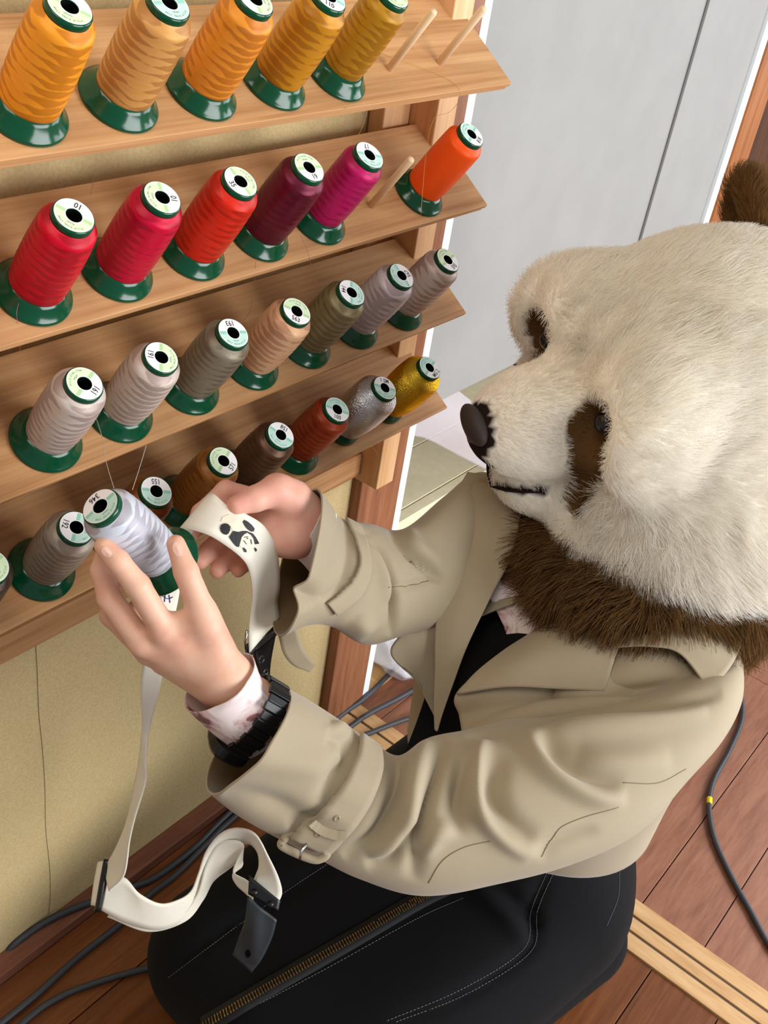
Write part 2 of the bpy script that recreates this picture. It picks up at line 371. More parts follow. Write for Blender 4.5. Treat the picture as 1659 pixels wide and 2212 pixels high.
SPOOLS = [
 (1, .026, '', 'amber', (238, 152, 36), (2, -9), 'std', 'g', 'NG25I', 'amber yellow thread spool on the top shelf beside the tan spool'),
 (1, .124, '', 'tan_gold', (208, 152, 84), (-6, -9), 'std', 'm', 'MY25I', 'pale tan gold thread spool on the top shelf between amber and orange spools'),
 (1, .2225, '', 'orange_gold', (226, 142, 44), (-9, -2), 'std', 'g', 'NG25I', 'light orange thread spool on the top shelf between tan and ochre spools'),
 (1, .3215, '110', 'ochre', (190, 128, 26), (0, 9), 'std', 'm', 'NG25I', 'ochre gold thread spool marked 110 on the top shelf'),
 (1, .4195, '', 'mustard', (178, 128, 28), (0, -9), 'thin', 'g', 'NG25I', 'mustard thread spool on the top shelf next to the bare pegs'),
 (2, -.074, '', 'scarlet', (225, 70, 30), (0, -9), 'std', 'g', 'NG25I', 'orange red thread spool on the second shelf left of two crimson spools'),
 (2, .0245, '10', 'crimson', (206, 10, 42), (9, -20), 'std', 'g', 'NG25I', 'crimson thread spool marked 10 at the end of the row beside another crimson one'),
 (2, .1205, '10', 'crimson_rose', (200, 8, 54), (25, 3), 'std', 'g', 'NG25I', 'crimson thread spool marked 10 next to the red orange spool marked 35'),
 (2, .2185, '35', 'vermilion', (216, 40, 20), (-18, 6), 'std', 'g', 'NG25I', 'red orange thread spool marked 35'),
 (2, .3165, '19', 'maroon', (86, 8, 36), (12, 20), 'std', 'g', 'NG25I', 'dark maroon thread spool marked 19'),
 (2, .4145, '17', 'magenta', (186, 20, 94), (-6, -18), 'thin', 'm', 'XG25I', 'magenta pink thread spool marked 17 beside a bare peg'),
 (2, .611, '818', 'neon_orange', (255, 88, 20), (15, 13), 'plain', 'm', 'NG25I', 'fluorescent orange thread spool marked 818 at the shelf end'),
 (3, .031, '191', 'silver_beige', (206, 192, 182), (23, 15), 'cone', 'g', 'NG25I', 'silver beige thread spool marked 191 at the end of the third shelf row'),
 (3, .1235, '191', 'silver_beige2', (204, 188, 176), (-24, -6), 'cone', 'g', 'NG25I', 'silver beige thread spool marked 191 beside the grey olive one'),
 (3, .2215, '193', 'grey_olive', (128, 120, 102), (-7, -19), 'cone', 'm', 'XT25I', 'grey olive thread spool marked 193'),
 (3, .3195, '563', 'peach_tan', (222, 174, 134), (-3, 18), 'cone', 'g', 'NG25I', 'peach tan thread spool marked 563'),
 (3, .4145, '144', 'olive', (120, 110, 78), (-20, -8), 'cone', 'm', 'XY25I', 'dull olive thread spool marked 144'),
 (3, .5105, '567', 'mauve_grey', (204, 190, 192), (14, -4), 'cone', 'm', 'NG25I', 'mauve grey thread spool marked 567'),
 (3, .609, '595', 'pink_grey', (200, 180, 170), (14, 15), 'cone', 'g', 'NG25I', 'pinkish grey thread spool marked 595 at the end of the third shelf'),
 (4, -.081, '', 'dark_brown_grey', (66, 54, 48), (-9, -9), 'std', 'g', 'NG25I', 'dark brown thread spool cut off beside the taupe spool marked 192'),
 (4, .017, '192', 'taupe', (150, 138, 124), (-22, -7), 'cone', 'm', 'XG25I', 'taupe thread spool marked 192 on the bottom shelf'),
 (4, .1205, '155', 'brown', (118, 66, 24), (-2, -19), 'std', 'm', 'XG25I', 'brown thread spool marked 155 half hidden behind the held silver spool'),
 (4, .219, '571', 'golden_brown', (146, 94, 38), (18, 12), 'cone', 'g', 'NG25I', 'golden brown thread spool marked 571'),
 (4, .313, '158', 'dark_brown', (78, 54, 38), (7, -14), 'cone', 'm', 'XH25I', 'dark brown thread spool marked 158'),
 (4, .416, '100', 'rust', (146, 54, 22), (0, 16), 'cone', 'm', 'XY25I', 'rust red thread spool marked 100'),
 (4, .5125, 'MS 1', 'silver_metal', (222, 224, 228), (-2, -17), 'fat', 'm', 'NG25I', 'silver metallic thread spool marked MS 1'),
 (4, .6125, 'MG 2', 'gold_metal', (232, 190, 60), (13, 12), 'fat', 'm', 'NG25I', 'gold metallic thread spool marked MG 2'),
]
SP = {}
for s, x, num, cn, c, nd, body, lab, code, lbl in SPOOLS:
    SP[cn] = spool(shelf_pt(s, x, 0, .0004), num, cn, lin(*c), nd, body, lab, code, metal='metal' in cn, label=lbl, soft=0 if cn == 'neon_orange' else 1.0)
#PERSON
# ================================================================== organic modelling tools
def sd_cap(P, a, b, ra, rb):
    a = np.asarray(a, float); b = np.asarray(b, float); ab = b-a; t = np.clip(((P-a)@ab)/(ab@ab+1e-12), 0, 1)
    return np.linalg.norm(P-a-t[..., None]*ab, axis=-1)-(ra+(rb-ra)*t)
def sd_ell(P, c, B, r):
    """ellipsoid: rows of B are its axes"""
    q = (P-np.asarray(c))@np.asarray(B).T; r = np.asarray(r, float); k0 = np.linalg.norm(q/r, axis=-1); k1 = np.linalg.norm(q/(r*r), axis=-1)
    return k0*(k0-1)/(k1+1e-9)
def smin(a, b, k): h = np.clip(.5+.5*(b-a)/k, 0, 1); return b*(1-h)+a*h-k*h*(1-h)
def smax(a, b, k): return -smin(-a, -b, k)
def surface_nets(fn, lo, hi, step):
    lo = np.asarray(lo, float); n = np.ceil((np.asarray(hi)-lo)/step).astype(int)+1
    ax = [lo[i]+step*np.arange(n[i]) for i in range(3)]
    D = np.empty(n)
    for i0 in range(0, n[0], 24):
        G = np.stack(np.meshgrid(ax[0][i0:i0+24], ax[1], ax[2], indexing='ij'), -1); D[i0:i0+24] = fn(G)
    S = D < 0; c = [S[dx:n[0]-1+dx, dy:n[1]-1+dy, dz:n[2]-1+dz] for dx in (0, 1) for dy in (0, 1) for dz in (0, 1)]
    act = np.any(c, 0) & ~np.all(c, 0); idx = -np.ones(act.shape, int); cells = np.argwhere(act); idx[act] = np.arange(len(cells))
    acc = np.zeros((len(cells), 3)); cnt = np.zeros(len(cells)); corn = [(x, y, z) for x in (0, 1) for y in (0, 1) for z in (0, 1)]
    for i, p in enumerate(corn):
        for a in range(3):
            if p[a]: continue
            q = list(p); q[a] = 1; q = tuple(q)
            d0 = D[tuple((cells+p).T)]; d1 = D[tuple((cells+q).T)]; m = (d0 < 0) != (d1 < 0)
            t = np.where(m, d0/np.where(m, d0-d1, 1), 0); pt = np.tile(np.array(p, float), (len(cells), 1)); pt[:, a] += t
            acc[m] += pt[m]; cnt[m] += 1
    V = lo+step*(cells+acc/cnt[:, None]); F = []
    for a in range(3):
        sl0 = [slice(1, n[i]-1) for i in range(3)]; sl0[a] = slice(0, n[a]-1); sl1 = list(sl0); sl1[a] = slice(1, n[a])
        x = S[tuple(sl0)] != S[tuple(sl1)]; e = np.argwhere(x); off = np.ones(3, int); off[a] = 0; e = e+off
        b, cc = [(1, 2), (2, 0), (0, 1)][a]; db = np.zeros(3, int); db[b] = 1; dc = np.zeros(3, int); dc[cc] = 1
        q = np.stack([idx[tuple(e.T)], idx[tuple((e-db).T)], idx[tuple((e-db-dc).T)], idx[tuple((e-dc).T)]], 1)
        fl = S[tuple(e.T)]; q[~fl] = q[~fl][:, ::-1]; F.append(q)
    return V, np.vstack(F)
def smooth_verts(V, F, it=2, lam=.5):
    E = np.vstack([F[:, [i, (i+1) % F.shape[1]]] for i in range(F.shape[1])]); E = np.vstack([E, E[:, ::-1]])
    for _ in range(it):
        s = np.zeros_like(V); c = np.zeros(len(V)); np.add.at(s, E[:, 0], V[E[:, 1]]); np.add.at(c, E[:, 0], 1); V = V+lam*(s/np.maximum(c, 1)[:, None]-V)
    return V
def vnormals(V, F):
    n = np.zeros_like(V); fn = np.cross(V[F[:, 2]]-V[F[:, 0]], V[F[:, 3 if F.shape[1] > 3 else 1]]-V[F[:, 1 if F.shape[1] > 3 else 0]])
    for i in range(F.shape[1]): np.add.at(n, F[:, i], fn)
    return norm(n)
from mathutils.bvhtree import BVHTree
class Surf:
    """a built surface one can shoot photo rays at"""
    def __init__(s, V, F): s.V = np.asarray(V); s.F = F; s.t = BVHTree.FromPolygons([tuple(v) for v in s.V], [tuple(map(int, f)) for f in F])
    def hit(s, px, py, lift=0.0):
        d = norm(ray(px, py)); h = s.t.ray_cast(Vector(CAM), Vector(d))
        if h[0] is None: return None, None
        n = np.array(h[1]); n = n if n@d < 0 else -n
        return np.array(h[0])+n*lift, n
    def near(s, px, py, d):
        p, n = s.hit(px, py)
        return p if p is not None else np.array(s.t.find_nearest(Vector(at(px, py, d)))[0])
    def path(s, pts, n, lift=0.0):
        Q = catmull(np.array(pts, float), n); out = []; nn = []
        for x, y in Q:
            p, m = s.hit(x, y, lift)
            if p is not None: out.append(p); nn.append(m)
        return np.array(out), np.array(nn)
def seg_dist(Q, pl):
    pl = np.asarray(pl, float); best = np.full(len(Q), 1e9); tt = np.zeros(len(Q)); k = len(pl)-1
    for i in range(k):
        a, b = pl[i], pl[i+1]; ab = b-a; t = np.clip(((Q-a)@ab)/(ab@ab), 0, 1); d = np.linalg.norm(Q-a-t[:, None]*ab, axis=1); m = d < best
        best[m] = d[m]; tt[m] = (i+t[m])/k
    return best, tt
def sculpt(V, F, folds, outward=True):
    """press creases / raise folds in a cloth surface: each fold is a photo polyline, height in metres, half width in pixels"""
    N = vnormals(V, F)
    if outward is not None:
        if (N*(V-V.mean(0))).sum() < 0: N = -N
    elif (N*norm(V-CAM)).sum() > 0: N = -N
    Q = proj(V); face = np.clip(-(N*norm(V-CAM)).sum(1)*2.5, 0, 1); D = np.zeros(len(V))
    for pl, h, w in folds:
        p2 = catmull(np.array(pl, float), max(8, 6*len(pl))); d, t = seg_dist(Q, p2)
        D += 1.5*h*np.exp(-(d/w)**2)*np.sin(np.pi*np.clip(t, 0, 1))**.75*face
    return V+N*D[:, None]
def vnoise(P, s, seed):
    """cheap smooth vector noise"""
    r = np.random.default_rng(seed); out = np.zeros((len(P), 3))
    for _ in range(5): k = r.normal(size=(3, 3))*s; ph = r.random(3)*6.28; out += np.sin(P@k+ph)
    return out/2.2
def ring_tube(st, nr=64, ns=90, e=2.2):
    """cloth tube through stations (x1,y1,x2,y2,depth,half thickness[,d1,d2])"""
    st = np.array([list(q)+[0]*(8-len(q)) for q in st], float); S = catmull(st, ns); V = []   # the last two: pixel lean of the far side
    for x1, y1, x2, y2, d, th, lx, ly in S:
        a = at(x1, y1, d); b = at(x2, y2, d); c = (a+b)/2; u = (b-a)/2; w = norm(c-CAM); w = w-norm(u)*(w@norm(u)); w = norm(w)*th+(RIGHT*lx+DOWN*ly)*d/F_PX
        for j in range(nr):
            t = 2*math.pi*j/nr; ct, sn = math.cos(t), math.sin(t)
            V.append(c+u*np.sign(ct)*abs(ct)**(2/e)+w*np.sign(sn)*abs(sn)**(2/e))
    F = [(i*nr+j, i*nr+(j+1) % nr, (i+1)*nr+(j+1) % nr, (i+1)*nr+j) for i in range(ns-1) for j in range(nr)]
    return np.array(V), np.array(F)
def grid_patch(rows, nu=40, nv=40):
    R0 = [np.array([at(*q) if isinstance(q, tuple) else q for q in r]) for r in rows]; R1 = np.array([catmull(r, nv) for r in R0])
    G = np.array([catmull(R1[:, j], nu) for j in range(nv)]).transpose(1, 0, 2); V = G.reshape(-1, 3)
    F = np.array([(i*nv+j, i*nv+j+1, (i+1)*nv+j+1, (i+1)*nv+j) for i in range(nu-1) for j in range(nv-1)]); return V, F
def thicken(V, F, t):
    """give a cloth sheet real thickness"""
    N = vnormals(V, F); n = len(V); V2 = np.vstack([V+N*t/2, V-N*t/2]); F2 = [tuple(f) for f in F]+[tuple(x+n for x in f[::-1]) for f in F]
    cnt = {}
    for f in F:
        for i in range(len(f)):
            e = (f[i], f[(i+1) % len(f)]); k = tuple(sorted(e)); cnt[k] = None if k in cnt else e
    F2 += [(e[1], e[0], e[0]+n, e[1]+n) for e in cnt.values() if e is not None]
    return V2, F2
def part(name, V, F, m, parent, smooth=True): return obj(name, mesh(name, V, F, m, smooth), parent, world=True)
def ribbon(st, ns=80, nw=6, t=.0016, bow=0.0):
    """flat webbing through stations (x1,y1,d1,x2,y2,d2)"""
    A = catmull(np.array([at(*q[:3]) for q in st]), ns); B = catmull(np.array([at(*q[3:6]) for q in st]), ns); V = []
    for a, b in zip(A, B):
        for j in range(nw): s = j/(nw-1); V.append(a*(1-s)+b*s)
    V = np.array(V); F = np.array([(i*nw+j, i*nw+j+1, (i+1)*nw+j+1, (i+1)*nw+j) for i in range(ns-1) for j in range(nw-1)]); return V, F
def decal(surf, poly, m, name, parent, lift=.0006, cells=None):
    """a flat print or appliqué: a photo outline laid on a surface"""
    P = []
    for x, y in poly:
        p, n = surf.hit(x, y, lift)
        if p is None: return None
        P.append(p)
    c = np.mean(poly, 0); pc, _ = surf.hit(c[0], c[1], lift); V = P+[pc]; k = len(P)
    return part(name, V, [(i, (i+1) % k, k) for i in range(k)], m, parent, False)

# ------------------------------------------------------------------ materials of the person
def fabric(name, c, rough=.85, weave=1400, bump=.12, sheen=.25, var=.08):
    m = mat(name, c, rough, .2); t = NT(m); v = t.coords()
    t.b.inputs['Sheen Weight'].default_value = sheen
    a = t.noise(v, weave, 2, .6); b = t.noise(v, 9, 3)
    d = tuple(q*(1-var) for q in c[:3])+(1,); e = tuple(min(1, q*(1+var)) for q in c[:3])+(1,)
    t.l(t.ramp(t.math('ADD', t.math('MULTIPLY', a, .5), t.math('MULTIPLY', b, .5)), [(.35, d), (.65, e)]), t.b.inputs['Base Color']); t.bump(a, bump, .0004); return m
M_COAT = fabric('coat_beige', lin(164, 149, 124), .8)
M_LINING_SHADE = fabric('coat_lining_shaded', lin(120, 98, 66), .7)  # brown lining, its colour darkened to stand for shade inside the sleeves
M_DENIM = fabric('black_denim', lin(11, 11, 14), .9, 1800, .3, .02, .25)
M_STITCH = mat('stitch_grey', lin(112, 112, 116), .8)
M_BRASS = mat('zip_brass', lin(170, 140, 90), .35, .5, .9)
M_WEB = fabric('cream_webbing', lin(240, 234, 218), .8, 900, .25, .1, .03)
M_LEATHER = mat('black_leather', lin(44, 50, 54), .5)
M_BLACK = mat('black_plastic', lin(16, 16, 18), .35)
M_STEEL = mat('steel', lin(190, 190, 190), .25, .5, 1.0)
def skin_mat(name='skin', c0=(216, 158, 134), c1=(228, 180, 154), c2=(232, 190, 166)):
    m = mat(name, lin(*c1), .5, .4); t = NT(m); v = t.coords(); a = t.noise(v, 22, 4); b = t.noise(v, 260, 3)
    t.l(t.ramp(a, [(.3, lin(*c0)), (.5, lin(*c1)), (.7, lin(*c2))]), t.b.inputs['Base Color'])
    t.b.inputs['Subsurface Weight'].default_value = .25; t.b.inputs['Subsurface Radius'].default_value = (.010, .004, .002); t.b.inputs['Subsurface Scale'].default_value = .5
    t.bump(b, .12, .0005); return m
M_SKIN = skin_mat(); M_SKIN2 = mat('fingertip_pink', lin(226, 150, 132), .5)
M_NAIL = mat('nail', lin(236, 190, 172), .3)

# ------------------------------------------------------------------ the person
PER = tag(empty('person', (.45, -.45, 0)), 'person in beige trench coat and furry panda head kneeling and holding a thread spool', 'person')
T3 = norm([-1, .22, 0]); L3 = np.cross([0, 0, 1.0], T3)          # facing, person's left
def body_pt(f, l, z): return np.array([.60, -.50, 0])+f*T3+l*L3+np.array([0, 0, z])
LS, RS = at(1425, 1560, 1.235), at(1070, 1165, 1.40)
LE, LW = at(985, 1765, 1.135), at(492, 1478, 1.0)
RE, RW = at(820, 1265, 1.265), at(655, 1140, 1.145)

def hand(chains, palm, wrist, forearm, lo, hi, step, k=.006, extra=None):
    def fn(P):
        d = None; ff = None
        for a, b, ra, rb in palm:
            q = sd_cap(P, a, b, ra, rb); d = q if d is None else smin(d, q, .014)
        for ch in chains:
            f = None
            for (a, ra), (b, rb) in zip(ch[:-1], ch[1:]):
                q = sd_cap(P, a, b, ra, rb); f = q if f is None else smin(f, q, .0035)
            ff = f if ff is None else smin(ff, f, .0012)
        d = smin(d, ff, k)
        d = smin(d, sd_cap(P, wrist[0], forearm[0], wrist[1], forearm[1]), .016)
        if extra: d = extra(P, d)
        return d
    V, F = surface_nets(fn, lo, hi, step); return smooth_verts(V, F, 2, .4), F
# held spool
HB = at(216, 1093, .925); 
def solve_base(px, py, top, L):
    best = None
    for d in np.linspace(.9, 1.12, 221):
        q = at(px, py, d); e = abs(np.linalg.norm(q-top)-L)
        if depth(q) > depth(top) and (best is None or e < best[0]): best = (e, q)
    return best[1]
HBASE = solve_base(356, 1214, HB, HS); hz = norm(HB-HBASE); hx = norm(np.cross([0, 0, 1.0], hz)); hy = np.cross(hz, hx)
HM = Matrix(((hx[0], hy[0], hz[0], HBASE[0]), (hx[1], hy[1], hz[1], HBASE[1]), (hx[2], hy[2], hz[2], HBASE[2]), (0, 0, 0, 1)))
held = spool(None, '346', 'silver_blue', lin(206, 212, 224), (-15, -19), 'cone', 'm', 'NG25I', label='silver blue thread spool marked 346 held in the left hand', mwx=HM, group=None)

# left hand: (px, py, depth) joints
A = at
idx = [(A(350, 1354, .962), .0126), (A(298, 1266, .938), .0114), (A(254, 1212, .930), .0104), (A(224, 1180, .928), .0086)]
mid = [(A(305, 1385, .972), .0122), (A(236, 1292, .968), .0110), (A(219, 1232, .968), .0100), (A(226, 1194, .962), .0083)]
rng = [(A(318, 1408, .992), .0112), (A(240, 1330, 1.000), .0102), (A(238, 1262, 1.012), .0092), (A(262, 1222, 1.016), .0078)]
pnk = [(A(352, 1430, 1.010), .0100), (A(290, 1376, 1.030), .0090), (A(290, 1318, 1.044), .0080), (A(314, 1278, 1.046), .0068)]
thb = [(A(470, 1400, .985), .0150), (A(432, 1312, .962), .0128), (A(402, 1235, .950), .0112), (A(380, 1175, .947), .0086)]
palmL = [(A(488, 1462, .992), A(352, 1362, .966), .019, .0135), (A(486, 1464, .995), A(312, 1390, .975), .019, .0130), (A(474, 1474, 1.0), A(325, 1410, .995), .018, .0120),
         (A(468, 1482, 1.004), A(356, 1430, 1.010), .017, .0110), (A(488, 1455, .99), A(440, 1330, .965), .019, .0130), (A(372, 1352, .970), A(428, 1338, .968), .0115, .0120)]
wl = (A(492, 1478, .998), .0215); fl = (LE*.5+LW*.5, .030)
lo = np.min([A(200, 1150, .9), A(560, 1560, .92), A(200, 1420, 1.08)], 0)-.03; hi = np.max([A(200, 1150, .9), A(560, 1560, .92), A(560, 1500, 1.06)], 0)+.03
ptsL = np.array([p for c in (idx, mid, rng, pnk, thb) for p, _ in c]+[wl[0], LW*.75+LE*.25])
HLV, HLF = hand((idx, mid, rng, pnk, thb), palmL, wl, (LW*.75+LE*.25, .0235), ptsL.min(0)-.03, ptsL.max(0)+.03, .0019)
# right hand, palm up
idr = [(A(548, 1078, 1.140), .0125), (A(488, 1060, 1.124), .0112), (A(434, 1108, 1.124), .0102), (A(408, 1158, 1.122), .0086)]
mir = [(A(540, 1128, 1.140), .0125), (A(484, 1158, 1.144), .0112), (A(452, 1190, 1.136), .0104), (A(432, 1213, 1.126), .0092)]
rir = [(A(552, 1152, 1.142), .0122), (A(514, 1184, 1.152), .0110), (A(488, 1212, 1.144), .0102), (A(470, 1233, 1.134), .0090)]
pir = [(A(570, 1172, 1.144), .0110), (A(545, 1198, 1.154), .0098), (A(528, 1217, 1.148), .0090), (A(515, 1232, 1.140), .0080)]
thr = [(A(630, 1078, 1.122), .0220), (A(597, 1060, 1.108), .0172), (A(550, 1078, 1.096), .0138), (A(510, 1093, 1.087), .0108)]
palmR = [(A(645, 1112, 1.138), A(546, 1098, 1.146), .0200, .0140), (A(648, 1132, 1.140), A(542, 1128, 1.144), .0210, .0140), (A(645, 1150, 1.140), A(554, 1152, 1.146), .0210, .0135),
         (A(642, 1160, 1.138), A(572, 1172, 1.146), .0195, .0130), (A(645, 1098, 1.132), A(602, 1062, 1.115), .0230, .0190), (A(632, 1163, 1.130), A(580, 1160, 1.134), .0200, .0170), (A(600, 1110, 1.138), A(575, 1135, 1.138), .0190, .0180)]
ptsR = np.array([p for c in (idr, mir, rir, pir, thr) for p, _ in c]+[A(660, 1120, 1.15), RW*.75+RE*.25])
HRV, HRF = hand((idr, mir, rir, pir, thr), palmR, (A(660, 1128, 1.146), .0245), (RW*.7+RE*.3, .0245), ptsR.min(0)-.035, ptsR.max(0)+.035, .0021)
# trunk, arms, legs and head under the clothes, one figure with the hands
NECK = np.array([.53, -.51, .84])
PEL = body_pt(0, 0, .27)
def trunk(P):
    d = sd_ell(P, PEL, [T3, L3, [0, 0, 1]], (.12, .165, .12))
    d = smin(d, sd_cap(P, PEL, (LS+RS)/2-[0, 0, .12], .115, .120), .08)
    d = smin(d, sd_cap(P, LS-[0, 0, .02], RS-[0, 0, .02], .042, .042), .07); d = smin(d, sd_cap(P, (LS+RS)/2, NECK+[0, 0, .05], .055, .050), .05)
    d = smin(d, sd_ell(P, NECK+np.array([.05, -.01, .16]), np.eye(3), (.085, .075, .10)), .02)
    for s, e, w in ((LS, LE, LW), (RS, RE, RW)): d = smin(d, sd_cap(P, s, e, .030, .024), .02); d = smin(d, sd_cap(P, e, w, .020, .019), .005)
    for sg in (1, -1):
        h = body_pt(.02, .09*sg, .22); kn = body_pt(.44, .11*sg, .10); ft = body_pt(-.02, .10*sg, .055)
        d = smin(d, sd_cap(P, h, kn, .085, .060), .03); d = smin(d, sd_cap(P, kn-[0, 0, .03], ft, .055, .040), .02); d = smin(d, sd_cap(P, ft, body_pt(-.14, .09*sg, .035), .035, .022), .02)
    return d
BV, BF = surface_nets(trunk, (-.05, -.95, -.02), (.95, .02, 1.2), .016)
allV = np.vstack([BV, HLV, HRV]); allF = np.vstack([BF, HLF+len(BV), HRF+len(BV)+len(HLV)])
body = part('body', allV, allF, M_SKIN, PER)
M_PALM = skin_mat('skin_palm', (222, 156, 138), (230, 172, 152), (234, 186, 164)); body.data.materials.append(M_PALM)
body.data.polygons.foreach_set('material_index', [0]*(len(BF)+len(HLF))+[1]*len(HRF))
SURF_L = Surf(HLV, HLF); SURF_R = Surf(HRV, HRF)
def nail(surf, c, ax, w, l):
    ax = norm(np.array(ax, float)); pr = np.array([-ax[1], ax[0]]); c = np.array(c, float)
    return decal(surf, [c+ax*l*math.cos(t)+pr*w*math.sin(t) for t in np.linspace(0, 2*math.pi, 15)[:-1]], M_NAIL, 'fingernail', body, .0004)
nail(SURF_L, (384, 1187), (-.35, -.93), 10, 17); nail(SURF_L, (231, 1193), (-.7, -.7), 9, 14)

# ------------------------------------------------------------------ black denim: lap, hips and bib
def denim(P):
    d = sd_ell(P, body_pt(.02, 0, .25), [T3, L3, [0, 0, 1]], (.165, .200, .165))
    for sg, kk in ((1, .13), (-1, .135)):
        h = body_pt(.05, .115*sg, .235); kn = body_pt(.47, kk*sg, .135)
        d = smin(d, sd_cap(P, h, kn, .125, .105), .05)
        d = smin(d, sd_cap(P, body_pt(.455, kk*sg, .09), body_pt(-.06, .14*sg, .085), .085, .075), .04)
    d = smin(d, sd_cap(P, body_pt(.08, 0, .25), body_pt(.48, 0, .155), .10, .085), .08)
    d = smin(d, sd_cap(P, PEL, (LS+RS)/2-[0, 0, .10], .140, .135), .08)
    return smax(d, -(P[..., 2]-.004), .01)
DV, DF = surface_nets(denim, (-.16, -.95, -.02), (.95, .05, .95), .0105); DV = smooth_verts(DV, DF, 3)
folds = [([(1190, 1870), (1150, 1960), (1140, 2050), (1000, 2150), (840, 2212)], -.006, 16), ([(1010, 1900), (1080, 1960), (1150, 2050)], .008, 22), ([(1040, 1890), (1110, 1950), (1170, 2010)], -.008, 18),
         ([(840, 1790), (600, 1940), (440, 2040), (360, 2120)], -.004, 12)]
DV = sculpt(DV, DF, folds)
den = part('denim_overalls', DV, DF, M_DENIM, PER); den['label'] = 'black denim overalls with a long brass zip'
SD = Surf(DV, DF)
bv, bf = grid_patch([[(985, 1225, 1.340), (1080, 1235, 1.335), (1200, 1290, 1.325)], [(965, 1330, 1.340), (1040, 1350, 1.330), (1150, 1400, 1.315)], [(935, 1450, 1.345), (1000, 1470, 1.335), (1100, 1500, 1.315)], [(900, 1560, 1.36), (970, 1580, 1.345), (1060, 1600, 1.325)], [(860, 1660, 1.39), (950, 1690, 1.37), (1050, 1700, 1.35)]], 30, 20)
part('bib', *thicken(bv, bf, .003), M_DENIM, den)
def seam(pts, n, m, name, parent, r=.0009, dash=None, surf=SD, lift=.0006):
    P, N = surf.path(pts, n, lift)
    if len(P) < 2: return
    if dash:
        V = []; F = []
        for i in range(0, len(P)-dash[0], dash[0]+dash[1]):
            v, f = tube_geo(P[i:i+dash[0]+1], r, 4); o = len(V); V += list(v); F += [tuple(o+q for q in g) for g in f]
        return part(name, V, F, m, parent)
    V, F = tube_geo(P, r, 6); return part(name, V, F, m, parent)
for sp_ in ([(1188, 1868), (1148, 1965), (1130, 2050), (1000, 2135), (830, 2208)], [(1203, 1868), (1162, 1965), (1146, 2056), (1010, 2146), (850, 2210)], [(1000, 1940), (900, 1985), (700, 2095), (500, 2200)], [(835, 1785), (600, 1938), (360, 2115)], [(1338, 1880), (1334, 1940), (1310, 2000)]):
    seam(sp_, 260, M_STITCH, 'stitching', den, .00045, (2, 1))
def zipper(pts, n):
    P, N = SD.path(pts, n, .001)
    Tn = norm(np.gradient(P, axis=0)); B = norm(np.cross(N, Tn))
    V = []; 
    for i in range(len(P)):
        for o, h in ((-.013, 0), (-.006, .0012), (.006, .0012), (.013, 0)): V.append(P[i]+B[i]*o+N[i]*h)
    F = [(i*4+j, i*4+j+1, (i+1)*4+j+1, (i+1)*4+j) for i in range(len(P)-1) for j in range(3)]
    z = part('zip_tape', *thicken(np.array(V), np.array(F), .001), mat('zip_tape', lin(14, 14, 16), .8), den)
    V = []; F = []
    L = np.r_[0, np.cumsum(np.linalg.norm(np.diff(P, axis=0), axis=1))]; m = int(L[-1]/.0021)
    for k in range(m):
        s = (k+.5)*L[-1]/m; i = min(np.searchsorted(L, s), len(P)-1); c = P[i]+N[i]*.0022; sd = 1 if k % 2 else -1
        o = len(V)
        for a in (-1, 1):
            for b in (-1, 1):
                for h in (0, 1): V.append(c+Tn[i]*.0008*a+B[i]*(.0022*sd*.6+.0036*b)+N[i]*.0018*h)
        F += [tuple(o+q for q in g) for g in ((0, 1, 3, 2), (4, 6, 7, 5), (0, 4, 5, 1), (2, 3, 7, 6), (1, 5, 7, 3))]
    t = part('zip_teeth', V, F, M_BRASS, den, False); t['kind'] = 'stuff'
zipper([(1018, 1846), (1004, 1872), (996, 1897), (900, 1948), (760, 2030), (600, 2122), (440, 2218)], 160)

# ------------------------------------------------------------------ trench coat
COAT = None
def coat_part(name, V, F, t=.0022, m=M_COAT, lined=False):
    V2, F2 = thicken(V, F, t); o = part(name, V2, F2, m, COAT)
    if lined:
        N = vnormals(V, F); out = (N*(V-V.mean(0))).sum() > 0; n = len(F); o.data.materials.append(M_LINING_SHADE)
        o.data.polygons.foreach_set('material_index', ([0]*n+[1]*n if out else [1]*n+[0]*n)+[0]*(len(F2)-2*n))
    return o
# coat body: a shell round trunk and hips, open down the front
def coat_shell():
    C0 = body_pt(.03, 0, .27); C1 = (LS+RS)/2
    zs = [.0, .15, .35, .55, .75, .9, 1.0, 1.07, 1.1]; hw = [.195, .198, .200, .200, .205, .205, .175, .11, .075]; hd = [.165, .165, .162, .165, .155, .140, .115, .085, .065]
    ns, na = 60, 70; zz = np.linspace(.36, 1.1, ns); V = []
    for z in zz:
        c = C0+(C1-C0)*z; a = np.interp(z, zs, hw); b = np.interp(z, zs, hd); gap = .30+.12*z
        for t in np.linspace(gap, 2*math.pi-gap, na): V.append(c+T3*b*math.cos(t)+L3*a*math.sin(t))
    F = np.array([(i*na+j, i*na+j+1, (i+1)*na+j+1, (i+1)*na+j) for i in range(ns-1) for j in range(na-1)]); return np.array(V), F
CV, CF = coat_shell(); COAT = part('trench_coat', *thicken(CV, CF, .0022), M_COAT, PER); COAT['label'] = 'beige trench coat with belted cuffs'
